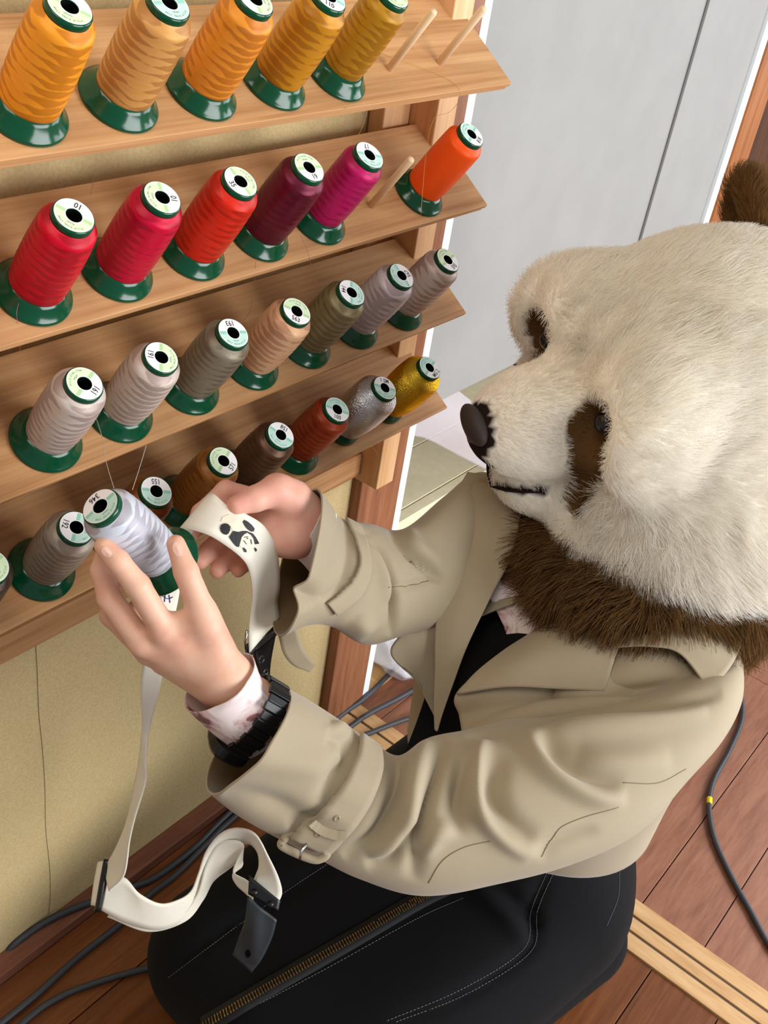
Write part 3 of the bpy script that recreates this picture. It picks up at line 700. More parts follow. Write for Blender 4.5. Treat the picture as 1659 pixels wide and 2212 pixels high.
# near (left) sleeve
stL = [(1440, 1470, 1602, 1405, 1.235, .020), (1375, 1500, 1604, 1450, 1.225, .050), (1300, 1518, 1594, 1520, 1.212, .066), (1230, 1535, 1550, 1600, 1.20, .074), (1165, 1550, 1480, 1680, 1.18, .080), (1085, 1560, 1370, 1790, 1.155, .080), (1010, 1580, 1215, 1860, 1.13, .078), (955, 1592, 1060, 1893, 1.115, .075),
       (915, 1606, 905, 1918, 1.10, .072), (860, 1640, 780, 1890, 1.085, .066), (805, 1614, 690, 1848, 1.07, .062), (740, 1568, 585, 1790, 1.05, .062), (680, 1527, 510, 1742, 1.035, .064, -18, -16), (626, 1494, 446, 1692, 1.02, .068, -34, -28)]
SLV, SLF = ring_tube(stL, 140, 220)
foldsL = [
 ([(1560, 1500), (1420, 1520), (1240, 1545), (1135, 1560), (1010, 1600)], -.012, 16), ([(1530, 1535), (1400, 1555), (1240, 1575), (1150, 1590)], .008, 22),
 ([(1140, 1570), (1160, 1640), (1220, 1690), (1290, 1720), (1350, 1722)], .012, 20), ([(1170, 1590), (1210, 1650), (1270, 1685), (1340, 1700)], -.010, 22),
 ([(1050, 1590), (1030, 1660), (1030, 1740), (1080, 1800), (1150, 1850)], .014, 17), ([(1080, 1620), (1062, 1700), (1085, 1770), (1150, 1815)], -.012, 26), ([(1005, 1640), (985, 1740), (990, 1800)], -.010, 20),
 ([(960, 1600), (930, 1700), (905, 1800), (890, 1900)], -.012, 16), ([(925, 1600), (895, 1700), (870, 1790), (800, 1855)], .012, 20), ([(900, 1780), (880, 1800), (850, 1850), (790, 1870)], -.008, 14), ([(985, 1780), (940, 1800), (900, 1850)], .009, 18),
 ([(862, 1650), (850, 1720), (810, 1800), (740, 1850)], -.010, 14), ([(700, 1590), (745, 1600), (755, 1640), (720, 1680), (690, 1740)], -.009, 20), ([(730, 1560), (735, 1590)], .006, 20),
 ([(480, 1710), (600, 1740), (680, 1790)], -.006, 26), ([(520, 1640), (640, 1650), (720, 1660)], .004, 30), ([(700, 1760), (620, 1790)], -.005, 18),
 ([(1290, 1790), (1200, 1820), (1160, 1850)], -.006, 16), ([(1450, 1640), (1330, 1650), (1250, 1640)], .006, 30)]
SLV = sculpt(SLV, SLF, foldsL); SLV = SLV+vnormals(SLV, SLF)*vnoise(SLV, 16, 21)[:, :1]*.0016; SLV = smooth_verts(SLV, SLF, 1, .3)
coat_part('sleeve', SLV, SLF, lined=True); SSL = Surf(SLV, SLF)
# far (right) sleeve
stR = [(1100, 1030, 1110, 1200, 1.40, .05), (1030, 1020, 1050, 1290, 1.375, .070), (960, 1075, 960, 1345, 1.33, .070), (870, 1142, 868, 1372, 1.28, .066), (800, 1135, 790, 1388, 1.235, .062), (742, 1122, 715, 1352, 1.195, .058), (712, 1092, 655, 1350, 1.165, .056, -16, 2), (680, 1058, 601, 1368, 1.135, .052, -34, 4)]
SRV, SRF = ring_tube(stR, 120, 160)
foldsR = [([(776, 1140), (818, 1190), (848, 1265), (850, 1330), (840, 1375)], -.012, 8), ([(838, 1145), (880, 1195), (930, 1235), (960, 1260)], -.011, 8), ([(790, 1160), (830, 1230), (840, 1300)], .007, 18), ([(880, 1140), (900, 1180), (960, 1220)], .007, 18), ([(735, 1110), (758, 1170), (745, 1250), (690, 1300)], -.006, 9),
          ([(840, 1270), (900, 1262), (960, 1240)], -.004, 8), ([(645, 1265), (660, 1285), (672, 1305)], -.010, 22), ([(770, 1330), (800, 1370)], .006, 22)]
SRV = sculpt(SRV, SRF, foldsR); SRV = SRV+vnormals(SRV, SRF)*vnoise(SRV, 18, 22)[:, :1]*.0014; coat_part('sleeve', SRV, SRF, lined=True); SSR = Surf(SRV, SRF)
# cuff straps
def strap_on(surf, c1, c2, n, name, lift=.002, t=.0022):
    A1, N1 = surf.path(c1, n, lift); B1, N2 = surf.path(c2, n, lift); k = min(len(A1), len(B1)); V = []
    for a, b in zip(A1[:k], B1[:k]):
        for s in np.linspace(0, 1, 6): V.append(a*(1-s)+b*s)
    F = np.array([(i*6+j, i*6+j+1, (i+1)*6+j+1, (i+1)*6+j) for i in range(k-1) for j in range(5)]); V = np.array(V)
    return coat_part(name, V, F, t), Surf(V, F)
cs1, SCS = strap_on(SSL, [(772, 1592), (770, 1640), (740, 1695), (700, 1740), (655, 1775), (628, 1800)], [(815, 1622), (818, 1670), (800, 1725), (770, 1775), (735, 1815), (712, 1838)], 50, 'cuff_strap', .006, .0034)
strap_on(SSR, [(738, 1120), (764, 1165), (772, 1215), (755, 1258), (728, 1284), (700, 1302)], [(772, 1140), (792, 1185), (796, 1235), (776, 1285), (748, 1310), (722, 1326)], 44, 'cuff_strap', .005, .003)
# buckle, keeper and eyelets on the near cuff
def strip3(pts, w, t, m, name, parent):
    P = np.array(pts); v = []
    Tn = norm(np.gradient(P, axis=0)); vd = norm(P-CAM); B = norm(np.cross(Tn, vd))
    for p, b in zip(P, B): v += [p-b*w/2, p+b*w/2]
    F = np.array([(2*i, 2*i+1, 2*i+3, 2*i+2) for i in range(len(P)-1)]); return part(name, *thicken(np.array(v), F, t), m, parent, False)
KP, _ = SCS.path([(668, 1758), (690, 1785), (720, 1798), (748, 1802)], 16, .004); strip3(KP, .009, .002, M_COAT, 'strap_keeper', COAT)
for q in ((727, 1766), (686, 1801)):
    p, n = SCS.hit(*q, .0018)
    if p is not None:
        u = norm(np.cross(n, [0, 0, 1.0])); v = np.cross(n, u)
        part('eyelet', *tube_geo([p+.0026*(u*math.cos(a)+v*math.sin(a)) for a in np.linspace(0, 2*math.pi, 15)], .0009, 6), mat('eyelet', lin(150, 136, 112), .4), COAT)
bq = [(612, 1815), (632, 1801), (704, 1838), (690, 1856), (662, 1852), (610, 1828)]
bP = np.array([at(x, y, 1.012+.00003*(x-600)) for x, y in bq]); bP = np.vstack([bP, bP[:1]])
buckle = part('buckle', *tube_geo(catmull(bP, 50), .0042, 8), M_COAT, COAT)
part('buckle_prong', *tube_geo([at(664, 1822, 1.008), at(650, 1838, 1.005), at(648, 1856, 1.005)], .0014, 8), M_STEEL, COAT)
# strap tail on the far cuff
tv, tf = grid_patch([[(601, 1372, 1.150), (640, 1352, 1.150)], [(612, 1412, 1.152), (654, 1398, 1.156)], [(634, 1438, 1.160), (672, 1426, 1.166)], [(668, 1452, 1.168), (680, 1436, 1.172)]], 20, 6); coat_part('strap_tail', tv, tf)
M_SEAM = mat('coat_seam', lin(126, 111, 86), .9)
for q in ([(1168, 1850), (1190, 1812), (1212, 1785), (1262, 1764), (1335, 1742)], [(925, 1905), (955, 1858), (1000, 1830), (1060, 1815)], [(1345, 1690), (1420, 1690), (1480, 1660)]): seam(q, 50, M_SEAM, 'seam', COAT, .0005, surf=SSL, lift=.0013)
seam([(838, 1268), (880, 1266), (925, 1256)], 30, M_SEAM, 'seam', COAT, .0005, surf=SSR, lift=.0013)
# lapels, fronts and collar
def sheet(name, rows, nu=36, nv=30, folds=(), t=.0028, m=M_COAT):
    V, F = grid_patch(rows, nu, nv); N = vnormals(V, F)
    if (N*norm(V-CAM)).sum() > 0: F = F[:, ::-1]
    if folds: V = sculpt(V, F, folds, None)
    return coat_part(name, V, F, t, m), Surf(V, F)
# near front panel, folded back under the lapel
sheet('coat_front', [[(1000, 1640, 1.230), (1100, 1610, 1.215), (1230, 1590, 1.21), (1400, 1560, 1.20), (1530, 1540, 1.205)], [(1000, 1592, 1.225), (1100, 1560, 1.205), (1230, 1545, 1.20), (1400, 1530, 1.19), (1530, 1520, 1.19)], [(992, 1545, 1.235), (1100, 1530, 1.22), (1230, 1520, 1.215), (1400, 1500, 1.195), (1570, 1490, 1.19)],
                     [(985, 1500, 1.235), (1100, 1480, 1.225), (1240, 1470, 1.22), (1400, 1440, 1.20), (1598, 1440, 1.20)], [(1060, 1430, 1.26), (1160, 1400, 1.25), (1280, 1390, 1.24), (1420, 1380, 1.215), (1600, 1385, 1.225)]], 40, 50,
      [([(1000, 1590), (1150, 1545), (1350, 1520), (1500, 1500)], .010, 16), ([(1160, 1520), (1350, 1498), (1480, 1480)], -.006, 16), ([(1460, 1400), (1500, 1440), (1535, 1490)], -.006, 8), ([(1475, 1395), (1525, 1450), (1550, 1490)], .005, 9)])
sheet('lapel', [[(986, 1499, 1.226), (1090, 1484, 1.212), (1200, 1488, 1.206), (1305, 1493, 1.203)], [(1030, 1452, 1.238), (1120, 1432, 1.222), (1220, 1434, 1.213), (1318, 1455, 1.206)], [(1090, 1405, 1.252), (1160, 1385, 1.238), (1240, 1382, 1.225), (1334, 1405, 1.212)],
                [(1150, 1365, 1.268), (1200, 1345, 1.252), (1270, 1340, 1.238), (1350, 1360, 1.224)], [(1190, 1320, 1.285), (1230, 1300, 1.270), (1290, 1295, 1.255), (1370, 1310, 1.240)]], 36, 36)
sheet('collar', [[(1330, 1398, 1.206), (1400, 1396, 1.192), (1468, 1412, 1.184), (1532, 1492, 1.176)], [(1338, 1375, 1.214), (1420, 1365, 1.200), (1500, 1380, 1.192), (1578, 1440, 1.186)], [(1345, 1335, 1.235), (1440, 1325, 1.222), (1530, 1335, 1.215), (1608, 1378, 1.215)]], 30, 30)
# far front: outer panel and lapel
sheet('coat_front', [[(1010, 1020, 1.345), (1060, 1030, 1.34), (1110, 1060, 1.33)], [(960, 1110, 1.330), (1000, 1120, 1.325), (1060, 1140, 1.315)], [(935, 1240, 1.305), (975, 1250, 1.31), (1020, 1260, 1.305)], [(880, 1350, 1.275), (940, 1370, 1.29), (990, 1380, 1.30)],
                     [(845, 1412, 1.262), (900, 1432, 1.285), (960, 1470, 1.30)], [(905, 1470, 1.285), (915, 1500, 1.29), (945, 1560, 1.30)]], 50, 26, [([(1000, 1100), (960, 1230), (880, 1370)], -.008, 14), ([(975, 1130), (940, 1250), (870, 1380)], .007, 14)])
sheet('lapel', [[(1022, 1040, 1.318), (1080, 1050, 1.302), (1130, 1090, 1.285)], [(990, 1150, 1.305), (1045, 1165, 1.290), (1105, 1200, 1.278)], [(962, 1250, 1.292), (1010, 1265, 1.278), (1060, 1290, 1.270)], [(942, 1350, 1.280), (980, 1365, 1.270), (1012, 1390, 1.266)],
                [(940, 1450, 1.274), (962, 1460, 1.268), (980, 1475, 1.266)], [(938, 1530, 1.272), (946, 1535, 1.270), (957, 1540, 1.268)], [(940, 1575, 1.272), (942, 1578, 1.271), (945, 1580, 1.270)]], 60, 24)
# shirt: collar patch at the neck, cuffs
def floral():
    m = mat('shirt_floral', lin(232, 214, 212), .75); t = NT(m); v = t.coords()
    a = t.noise(v, 26, 3, .6, 1.0); t.l(t.ramp(a, [(.50, lin(232, 214, 212)), (.60, lin(206, 172, 172)), (.66, lin(130, 84, 86))]), t.b.inputs['Base Color']); return m
M_SHIRT = floral()
shv, shf = grid_patch([[(1040, 1262, 1.300), (1110, 1230, 1.29), (1200, 1240, 1.27)], [(1062, 1300, 1.295), (1120, 1290, 1.28), (1200, 1300, 1.262)], [(1085, 1345, 1.29), (1120, 1345, 1.28), (1180, 1350, 1.262)], [(1100, 1385, 1.288), (1125, 1385, 1.28), (1160, 1390, 1.27)]], 24, 24)
part('shirt_front', *thicken(shv, shf, .002), M_SHIRT, PER)
cuV, cuF = ring_tube([(548, 1424, 400, 1522, 1.002, .038, -28, -28), (560, 1458, 432, 1552, 1.008, .037, -24, -24), (588, 1500, 474, 1590, 1.016, .035, -20, -20), (640, 1545, 525, 1630, 1.035, .033, -16, -16)], 48, 40); cuV = sculpt(cuV, cuF, [([(470, 1530), (540, 1480)], .003, 10), ([(500, 1570), (570, 1510)], -.003, 10)])
c_ = part('shirt_cuff', *thicken(cuV, cuF, .0012), M_SHIRT, PER)
cuV, cuF = ring_tube([(692, 1075, 628, 1200, 1.148, .034, -20, 0), (702, 1085, 650, 1212, 1.154, .034, -16, 0), (725, 1110, 670, 1235, 1.168, .034, -10, 0)], 48, 24); part('shirt_cuff', *thicken(cuV, cuF, .0012), mat('shirt_white', lin(226, 214, 208), .75), PER)

# ------------------------------------------------------------------ panda head worn on top
HF = -.95*RIGHT+.30*DOWN-.13*FWD; HF = norm(HF); HL = .31*RIGHT+.72*DOWN-.62*FWD; HL = norm(HL-HF*(HL@HF)); HU = np.cross(HF, HL); HU = HU if HU[2] > 0 else -HU
HC = at(1520, 780, 1.22); HB3 = np.array([HF, HL, HU])
def hp(f, l, u): return HC+f*HF+l*HL+u*HU
def head_base(P):
    B = HB3
    d = sd_ell(P, HC, B, (.185, .160, .138))
    for s in (1, -1):
        d = smin(d, sd_ell(P, hp(.02, .120*s, -.140), B, (.150, .118, .135)), .07)
        d = smin(d, sd_ell(P, hp(.135, .082*s, -.150), B, (.085, .075, .072)), .03)
        d = smin(d, sd_ell(P, hp(.115, .085*s, .060), B, (.062, .060, .050)), .04)
        d = smin(d, sd_ell(P, hp(.105, .09*s, -.075), B, (.070, .062, .075)), .04)
        d = smin(d, sd_ell(P, hp(.135, .125*s, .030), B, (.055, .034, .062)), .02)
    d = smin(d, sd_ell(P, hp(-.03, 0, -.13), B, (.17, .15, .13)), .06)
    d = smin(d, sd_ell(P, hp(.190, 0, -.012), B, (.105, .074, .062)), .03)
    d = smin(d, sd_ell(P, hp(.182, 0, -.098), B, (.085, .070, .052)), .025)
    d = smin(d, sd_ell(P, hp(.110, 0, -.130), B, (.100, .100, .075)), .05)
    return d
V0, F0 = surface_nets(head_base, HC-.38, HC+.38, .012); S0 = Surf(V0, F0)
EYE, EN = S0.hit(1288, 932)
def loc3(P): return (np.asarray(P)-HC)@HB3.T
def mirror(P): q = loc3(P); return hp(q[0], -q[1], q[2])
EYES = [EYE, mirror(EYE)]
PATCH0 = loc3(S0.near(1296, 940, 1.05)); PATCH1 = loc3(S0.near(1240, 1085, 1.05))
def head_sdf(P):
    d = head_base(P)
    for e in EYES:
        n = EN if e is EYE else norm(mirror(EYE+EN)-mirror(EYE))
        d = smax(d, -sd_ell(P, e+n*.006, HB3, (.034, .030, .036)), .02)
    return d
HV, HFc = surface_nets(head_sdf, HC-.38, HC+.38, .0075); HV = smooth_verts(HV, HFc, 2)
S1 = Surf(HV, HFc)
if np.median(np.linalg.norm(loc3(HV), axis=1)) > .4: raise Exception('head')
MOUTH = np.array([loc3(q) for q in S1.path([(1012, 1015), (1040, 1040), (1085, 1052), (1130, 1058), (1175, 1060)], 24)[0]])
LH = loc3(HV); NOSE = LH[np.argmax(LH[:, 0]+.25*LH[:, 2])]; NOSE[1] = 0
def fur_mask(L):
    """0 cream, 1 brown, 2 near black, from head coordinates (both sides alike)"""
    Q = L.copy(); Q[:, 1] = np.abs(Q[:, 1]); a, b = PATCH0.copy(), PATCH1.copy(); ab = b-a; t = np.clip(((Q-a)@ab)/(ab@ab), 0, 1)
    d = np.linalg.norm(Q-a-t[:, None]*ab, axis=1)-(.031-.016*t); m = (d < 0).astype(int)
    e = np.linalg.norm((Q-loc3(EYE))/np.array([1, .95, 1.15]), axis=1); m[e < .037] = 1; m[e < .020] = 2
    dm = np.min(np.linalg.norm(Q[:, None]-MOUTH[None], axis=2), 1); m[dm < .0055] = 2
    dn = (L-np.array([NOSE[0]+.004, 0, NOSE[2]+.012]))/np.array([.034, .042, .036]); m[np.linalg.norm(dn, axis=1) < 1] = 2
    dn2 = (L-np.array([NOSE[0]-.010, 0, NOSE[2]-.026]))/np.array([.026, .036, .016]); m[np.linalg.norm(dn2, axis=1) < 1] = 2
    return m
M_FSKIN = mat('fur_cream_base', lin(240, 230, 212), .95, .1); M_FSKINB = mat('fur_brown_base', lin(84, 58, 30), .95, .1); M_FSKIND = mat('fur_dark_base', lin(34, 24, 20), .9, .2)
hme = mesh('costume_head', HV, HFc, M_FSKIN, True)
ca = hme.color_attributes.new('coat', 'FLOAT_COLOR', 'POINT'); cc = np.array([lin(246, 240, 228), lin(96, 68, 38), lin(38, 28, 24)])[fur_mask(loc3(HV))]; ca.data.foreach_set('color', cc.reshape(-1).astype(np.float32))
tm = NT(M_FSKIN); at_ = tm.n('ShaderNodeVertexColor', layer_name='coat'); tm.l(at_.outputs[0], tm.b.inputs['Base Color'])
HEAD = obj('costume_head', hme, PER, world=True); HEAD['label'] = 'large cream and brown furry panda head'
for e in EYES:
    n = EN if e is EYE else norm(mirror(EYE+EN)-mirror(EYE))
    c = e-n*.016; V, F = surface_nets(lambda P: sd_ell(P, c, np.eye(3), (.0135,)*3), c-.024, c+.024, .0018)
    part('eye', smooth_verts(V, F, 3), F, mat('eye_gloss', lin(22, 22, 28), .12), HEAD)
# nose pad
for sg in (1, -1):
    MP = np.array([hp(a, b*sg, c) for a, b, c in MOUTH])+0*HF
    part('mouth_line', *tube_geo(MP+norm(MP-HC)*.003, np.interp(np.linspace(0, 1, len(MP)), [0, .3, 1], [.0010, .0028, .0010]), 8), M_FSKIND, HEAD)
nc = hp(NOSE[0]-.006, 0, NOSE[2]+.014)
V, F = surface_nets(lambda P: smin(sd_ell(P, nc, HB3, (.0125, .030, .020)), sd_ell(P, nc-HU*.026-HF*.003, HB3, (.010, .012, .018)), .010), nc-.05, nc+.05, .0022)
part('nose', smooth_verts(V, F, 3), F, mat('nose_dark', lin(52, 40, 36), .7), HEAD)
# ears
ear_geo = []
for s in (-1, 1):
    c = hp(-.130, .140*s, .052); ax = norm(HU*.75+HL*s*.6-HF*.15); fw = norm(HF*.9+HL*s*.35); fw = norm(fw-ax*(fw@ax)); sd = np.cross(ax, fw); B = np.array([fw, sd, ax])
    fn = lambda P: smax(sd_ell(P, c, B, (.032, .076, .074)), -sd_ell(P, c+fw*.028, B, (.022, .054, .054)), .012)
    V, F = surface_nets(fn, c-.10, c+.10, .006); V = smooth_verts(V, F, 2); part('ear', V, F, M_FSKINB, HEAD); ear_geo.append((V, F, ax, fw))
# brown neck ruff
NC = at(1345, 1155, 1.300); NC2 = at(1480, 1205, 1.31)
def ruff(P):
    d = sd_ell(P, NC, HB3, (.140, .145, .060))
    return smin(d, sd_ell(P, NC2, HB3, (.12, .14, .062)), .05)
V, F = surface_nets(ruff, NC-.26, NC+.26, .008); RV, RF = smooth_verts(V, F, 2), F
part('neck_ruff', RV, RF, M_FSKINB, HEAD)
# fur strands
def fur_mat(name, c, c2):
    m = bpy.data.materials.new(name); m.use_nodes = True; nt = m.node_tree; b = nt.nodes['Principled BSDF']; b.inputs['Roughness'].default_value = .75; b.inputs['Specular IOR Level'].default_value = .15
    t = NT(m); hi = t.n('ShaderNodeHairInfo'); mx = t.n('ShaderNodeMix', data_type='RGBA'); t.l(hi.outputs['Random'], mx.inputs[0]); mx.inputs[6].default_value = c; mx.inputs[7].default_value = c2
    t.l(mx.outputs[2], b.inputs['Base Color'])
    tr = t.n('ShaderNodeBsdfTranslucent'); t.l(mx.outputs[2], tr.inputs[0]); ms = t.n('ShaderNodeMixShader'); ms.inputs[0].default_value = .4; t.l(b.outputs[0], ms.inputs[1]); t.l(tr.outputs[0], ms.inputs[2]); t.l(ms.outputs[0], nt.nodes['Material Output'].inputs[0]); return m
FUR_M = [fur_mat('fur_cream', lin(254, 252, 247), lin(242, 234, 220)), fur_mat('fur_brown', lin(140, 104, 62), lin(84, 57, 30)), fur_mat('fur_dark', lin(44, 32, 26), lin(24, 18, 16))]
FRNG = np.random.default_rng(7)
def sample(V, F, n):
    tri = np.vstack([F[:, [0, 1, 2]], F[:, [0, 2, 3]]]); a, b, c = V[tri[:, 0]], V[tri[:, 1]], V[tri[:, 2]]; ar = np.linalg.norm(np.cross(b-a, c-a), axis=1)
    k = FRNG.choice(len(tri), n, p=ar/ar.sum()); u = FRNG.random((n, 2)); fl = u.sum(1) > 1; u[fl] = 1-u[fl]
    N = vnormals(V, F); N = N if (N*(V-V.mean(0))).sum() > 0 else -N
    w = np.stack([1-u.sum(1), u[:, 0], u[:, 1]], 1); t = tri[k]
    return (V[t]*w[..., None]).sum(1), norm((N[t]*w[..., None]).sum(1))
def grow(name, P, N, flow, length, lift, m, parent, r0=.00028, clump=.30, curl=.0):
    n = len(P); T = flow-N*(flow*N).sum(1)[:, None]; T = norm(T+clump*vnoise(P, 34, 3)+clump*.7*vnoise(P, 95, 4)+.18*FRNG.normal(size=P.shape)); T = T-N*(T*N).sum(1)[:, None]*.8
    Ls = np.asarray(length)*(.7+.5*FRNG.random(n)); K = 5; pts = np.zeros((n, K, 3)); d0 = norm(N*lift+T*(1-lift)); d1 = norm(T+N*lift*.25-np.array([0, 0, .12]))
    q = P-N*.002; 
    for k in range(K):
        pts[:, k] = q; s = k/(K-1); d = norm(d0*(1-s)+d1*s); q = q+d*(Ls/(K-1))[:, None]
    hc = bpy.data.hair_curves.new(name); hc.add_curves([K]*n); hc.attributes['position'].data.foreach_set('vector', pts.reshape(-1).astype(np.float32))
    ra = hc.attributes.get('radius') or hc.attributes.new('radius', 'FLOAT', 'POINT'); ra.data.foreach_set('value', np.tile(np.linspace(1, .25, K)*r0, n).astype(np.float32))
    hc.materials.append(m); o = bpy.data.objects.new(name, hc); link(o); o.parent = parent
    L = Vector((0, 0, 0)); z = parent
    while z is not None: L += z.location; z = z.parent
    o.location = -L; return o
P, N = sample(HV, HFc, 190000); keep = ((N*norm(P-CAM)).sum(1) < .45); P, N = P[keep], N[keep]; L = loc3(P); mk = fur_mask(L)
down = np.clip((-L[:, 2]-.02)/.10, 0, 1)[:, None]; flow = -HF*(1-.45*down)-HU*(.15+.75*down)+HL*np.tanh(L[:, 1:2]/.05)*.25
muz = np.clip((L[:, 0]-.17)/.06, 0, 1); length = .024*(1-muz)+.010*muz; length = length+.010*down[:, 0]*(1-muz)
de = np.minimum(np.linalg.norm(P-EYES[0], axis=1), np.linalg.norm(P-EYES[1], axis=1)); ln = length*np.where(mk == 2, .35, np.where(mk == 1, .8, 1.0))*np.clip(de/.085, .5, 1)
for k, nm in enumerate(('cream_fur', 'brown_fur', 'dark_fur')):
    s = mk == k; grow(nm, P[s], N[s], flow[s], ln[s], .42 if k == 0 else .3, FUR_M[k], HEAD)
P, N = sample(RV, RF, 40000)
grow('brown_fur', P, N, np.tile(-HU*.7-np.array([0, 0, .6])-RIGHT*.25, (len(P), 1))+(P-(NC+NC2)/2)*4, np.full(len(P), .040), .45, FUR_M[1], HEAD, .00045, .6)
for V, F, ax, fw in ear_geo:
    P, N = sample(V, F, 5000); grow('brown_fur', P, N, np.tile(ax-fw*.3, (len(P), 1)), np.full(len(P), .018), .45, FUR_M[1], HEAD)
# ------------------------------------------------------------------ wrist watch
WC1, WC2 = at(549, 1545, 1.012), at(566, 1568, 1.018)
WA = norm(LE-LW); 
watch = tag(empty('wrist_watch', tuple(WC1)), 'black digital wrist watch worn over the pale shirt cuff', 'watch')
wu = norm(at(476, 1590, 1.012)-at(622, 1500, 1.012)); wu = norm(wu-WA*(wu@WA)); ww = np.cross(WA, wu); RU, RWd = .0375, .031
nl = 26
for k in range(nl):
    a0 = 2*math.pi*k/nl; a = a0+math.pi/nl; ca = np.array([math.cos(a), math.sin(a)])
    if math.cos(a) > .80: continue
    wide = .0105 if k % 2 else .0122; rad = .0022 if k % 2 else .0032; V = []
    for t in (a0+.012, a0+2*math.pi/nl-.012):
        for h in (-wide, wide):
            for r in (0, rad+.0012): V.append(WC1+WA*h+(wu*(RU+r)*math.cos(t)+ww*(RWd+r)*math.sin(t)))
    o = part('band_link', V, [(0, 1, 3, 2), (4, 6, 7, 5), (0, 4, 5, 1), (2, 3, 7, 6), (0, 2, 6, 4), (1, 5, 7, 3)], M_BLACK, watch, False); bevel_mesh(o.data, .0007, 2)
def prism(c, n, ax, bx, ra, rb, h0, h1, k, ch=.0):
    V = []; 
    for h, sc in ((h0, 1), (h1-ch, 1), (h1, 1-ch*25)):
        for j in range(k):
            t = 2*math.pi*(j+.5)/k; x = math.copysign(abs(math.cos(t))**.6, math.cos(t))*ra*sc; y = math.copysign(abs(math.sin(t))**.6, math.sin(t))*rb*sc; V.append(c+ax*x+bx*y+n*h)
    F = [(i*k+j, i*k+(j+1) % k, (i+1)*k+(j+1) % k, (i+1)*k+j) for i in range(2) for j in range(k)]+[tuple(range(k-1, -1, -1)), tuple(range(2*k, 3*k))]
    return V, F
wc = WC1+wu*RU
part('case', *prism(wc, wu, WA, ww, .0215, .0235, -.003, .0095, 24, .003), M_BLACK, watch, False)
part('bezel', *prism(wc, wu, WA, ww, .0175, .0185, .0085, .0118, 24, .002), mat('bezel', lin(30, 30, 33), .3), watch, False)
part('display', *prism(wc, wu, WA, ww, .0115, .0105, .0105, .0121, 16, .0005), mat('lcd_grey', lin(150, 156, 146), .3), watch, False)
for s in (-1, 1): part('pusher', *tube_geo([wc+WA*.0205*s*.2+ww*.0225+wu*.004+WA*.010*s, wc+WA*.012*s+ww*.0265+wu*.004], .0018, 8), M_STEEL, watch)

# ------------------------------------------------------------------ strap with the embroidered panda
strap = tag(empty('guitar_strap', tuple(at(560, 1340, 1.16))), 'cream webbing strap with an embroidered panda draped over the open hand', 'strap')
st = [(603, 1334, 1.170, 538, 1410, 1.150), (599, 1300, 1.160, 538, 1352, 1.140), (604, 1262, 1.145, 545, 1289, 1.125), (598, 1192, 1.122, 539, 1236, 1.105), (571, 1138, 1.100, 522, 1206, 1.086), (530, 1110, 1.086, 478, 1172, 1.074), (491, 1092, 1.082, 440, 1152, 1.070),
      (459, 1067, 1.088, 392, 1142, 1.078), (440, 1085, 1.105, 384, 1160, 1.098), (420, 1150, 1.118, 372, 1200, 1.100), (394, 1220, 1.105, 350, 1245, 1.085), (386, 1285, 1.085, 342, 1300, 1.070), (368, 1370, 1.085, 322, 1370, 1.070), (354, 1440, 1.095, 310, 1428, 1.080), (340, 1506, 1.108, 304, 1490, 1.088),
      (324, 1570, 1.122, 307, 1558, 1.112), (315, 1645, 1.130, 303, 1625, 1.150), (314, 1690, 1.145, 292, 1690, 1.180), (292, 1763, 1.168, 274, 1772, 1.215), (280, 1815, 1.188, 253, 1827, 1.240), (268, 1890, 1.225, 234, 1862, 1.268), (236, 1925, 1.250, 226, 1880, 1.275)]
RBV, RBF = ribbon(st, 260, 7); part('webbing', *thicken(RBV, RBF, .0020), M_WEB, strap); SRB = Surf(RBV, RBF)
# lower run: slider, sag, loop, leather end
st2 = [(232, 1905, 1.262, 218, 1965, 1.275), (268, 1896, 1.262, 268, 1992, 1.285), (300, 1930, 1.268, 330, 2008, 1.295), (345, 1952, 1.280, 378, 1998, 1.302), (385, 1944, 1.290, 415, 1962, 1.308), (413, 1925, 1.300, 428, 1932, 1.312), (428, 1890, 1.300, 440, 1900, 1.316), (446, 1838, 1.290, 462, 1870, 1.312), (478, 1800, 1.278, 500, 1838, 1.308),
       (515, 1789, 1.268, 535, 1822, 1.302), (552, 1803, 1.262, 556, 1840, 1.300), (580, 1852, 1.268, 560, 1870, 1.300), (602, 1898, 1.278, 552, 1892, 1.290), (609, 1930, 1.286, 542, 1908, 1.290), (600, 1952, 1.290, 546, 1902, 1.286)]
V, F = ribbon(st2, 200, 7); part('webbing', *thicken(V, F, .0020), M_WEB, strap)
st3 = [(240, 1972, 1.284, 232, 1980, 1.288), (300, 1990, 1.290, 320, 2012, 1.298), (378, 1985, 1.300, 400, 1990, 1.306), (425, 1935, 1.305, 438, 1945, 1.315), (445, 1870, 1.300, 460, 1905, 1.318), (468, 1825, 1.290, 490, 1880, 1.316), (503, 1815, 1.285, 520, 1860, 1.312), (526, 1826, 1.288, 522, 1872, 1.312), (512, 1860, 1.296, 503, 1890, 1.312), (505, 1885, 1.300, 512, 1912, 1.312), (530, 1900, 1.298, 536, 1935, 1.305), (548, 1915, 1.294, 545, 1955, 1.298)]
V, F = ribbon(st3, 140, 7); part('webbing', *thicken(V, F, .0018), M_WEB, strap)
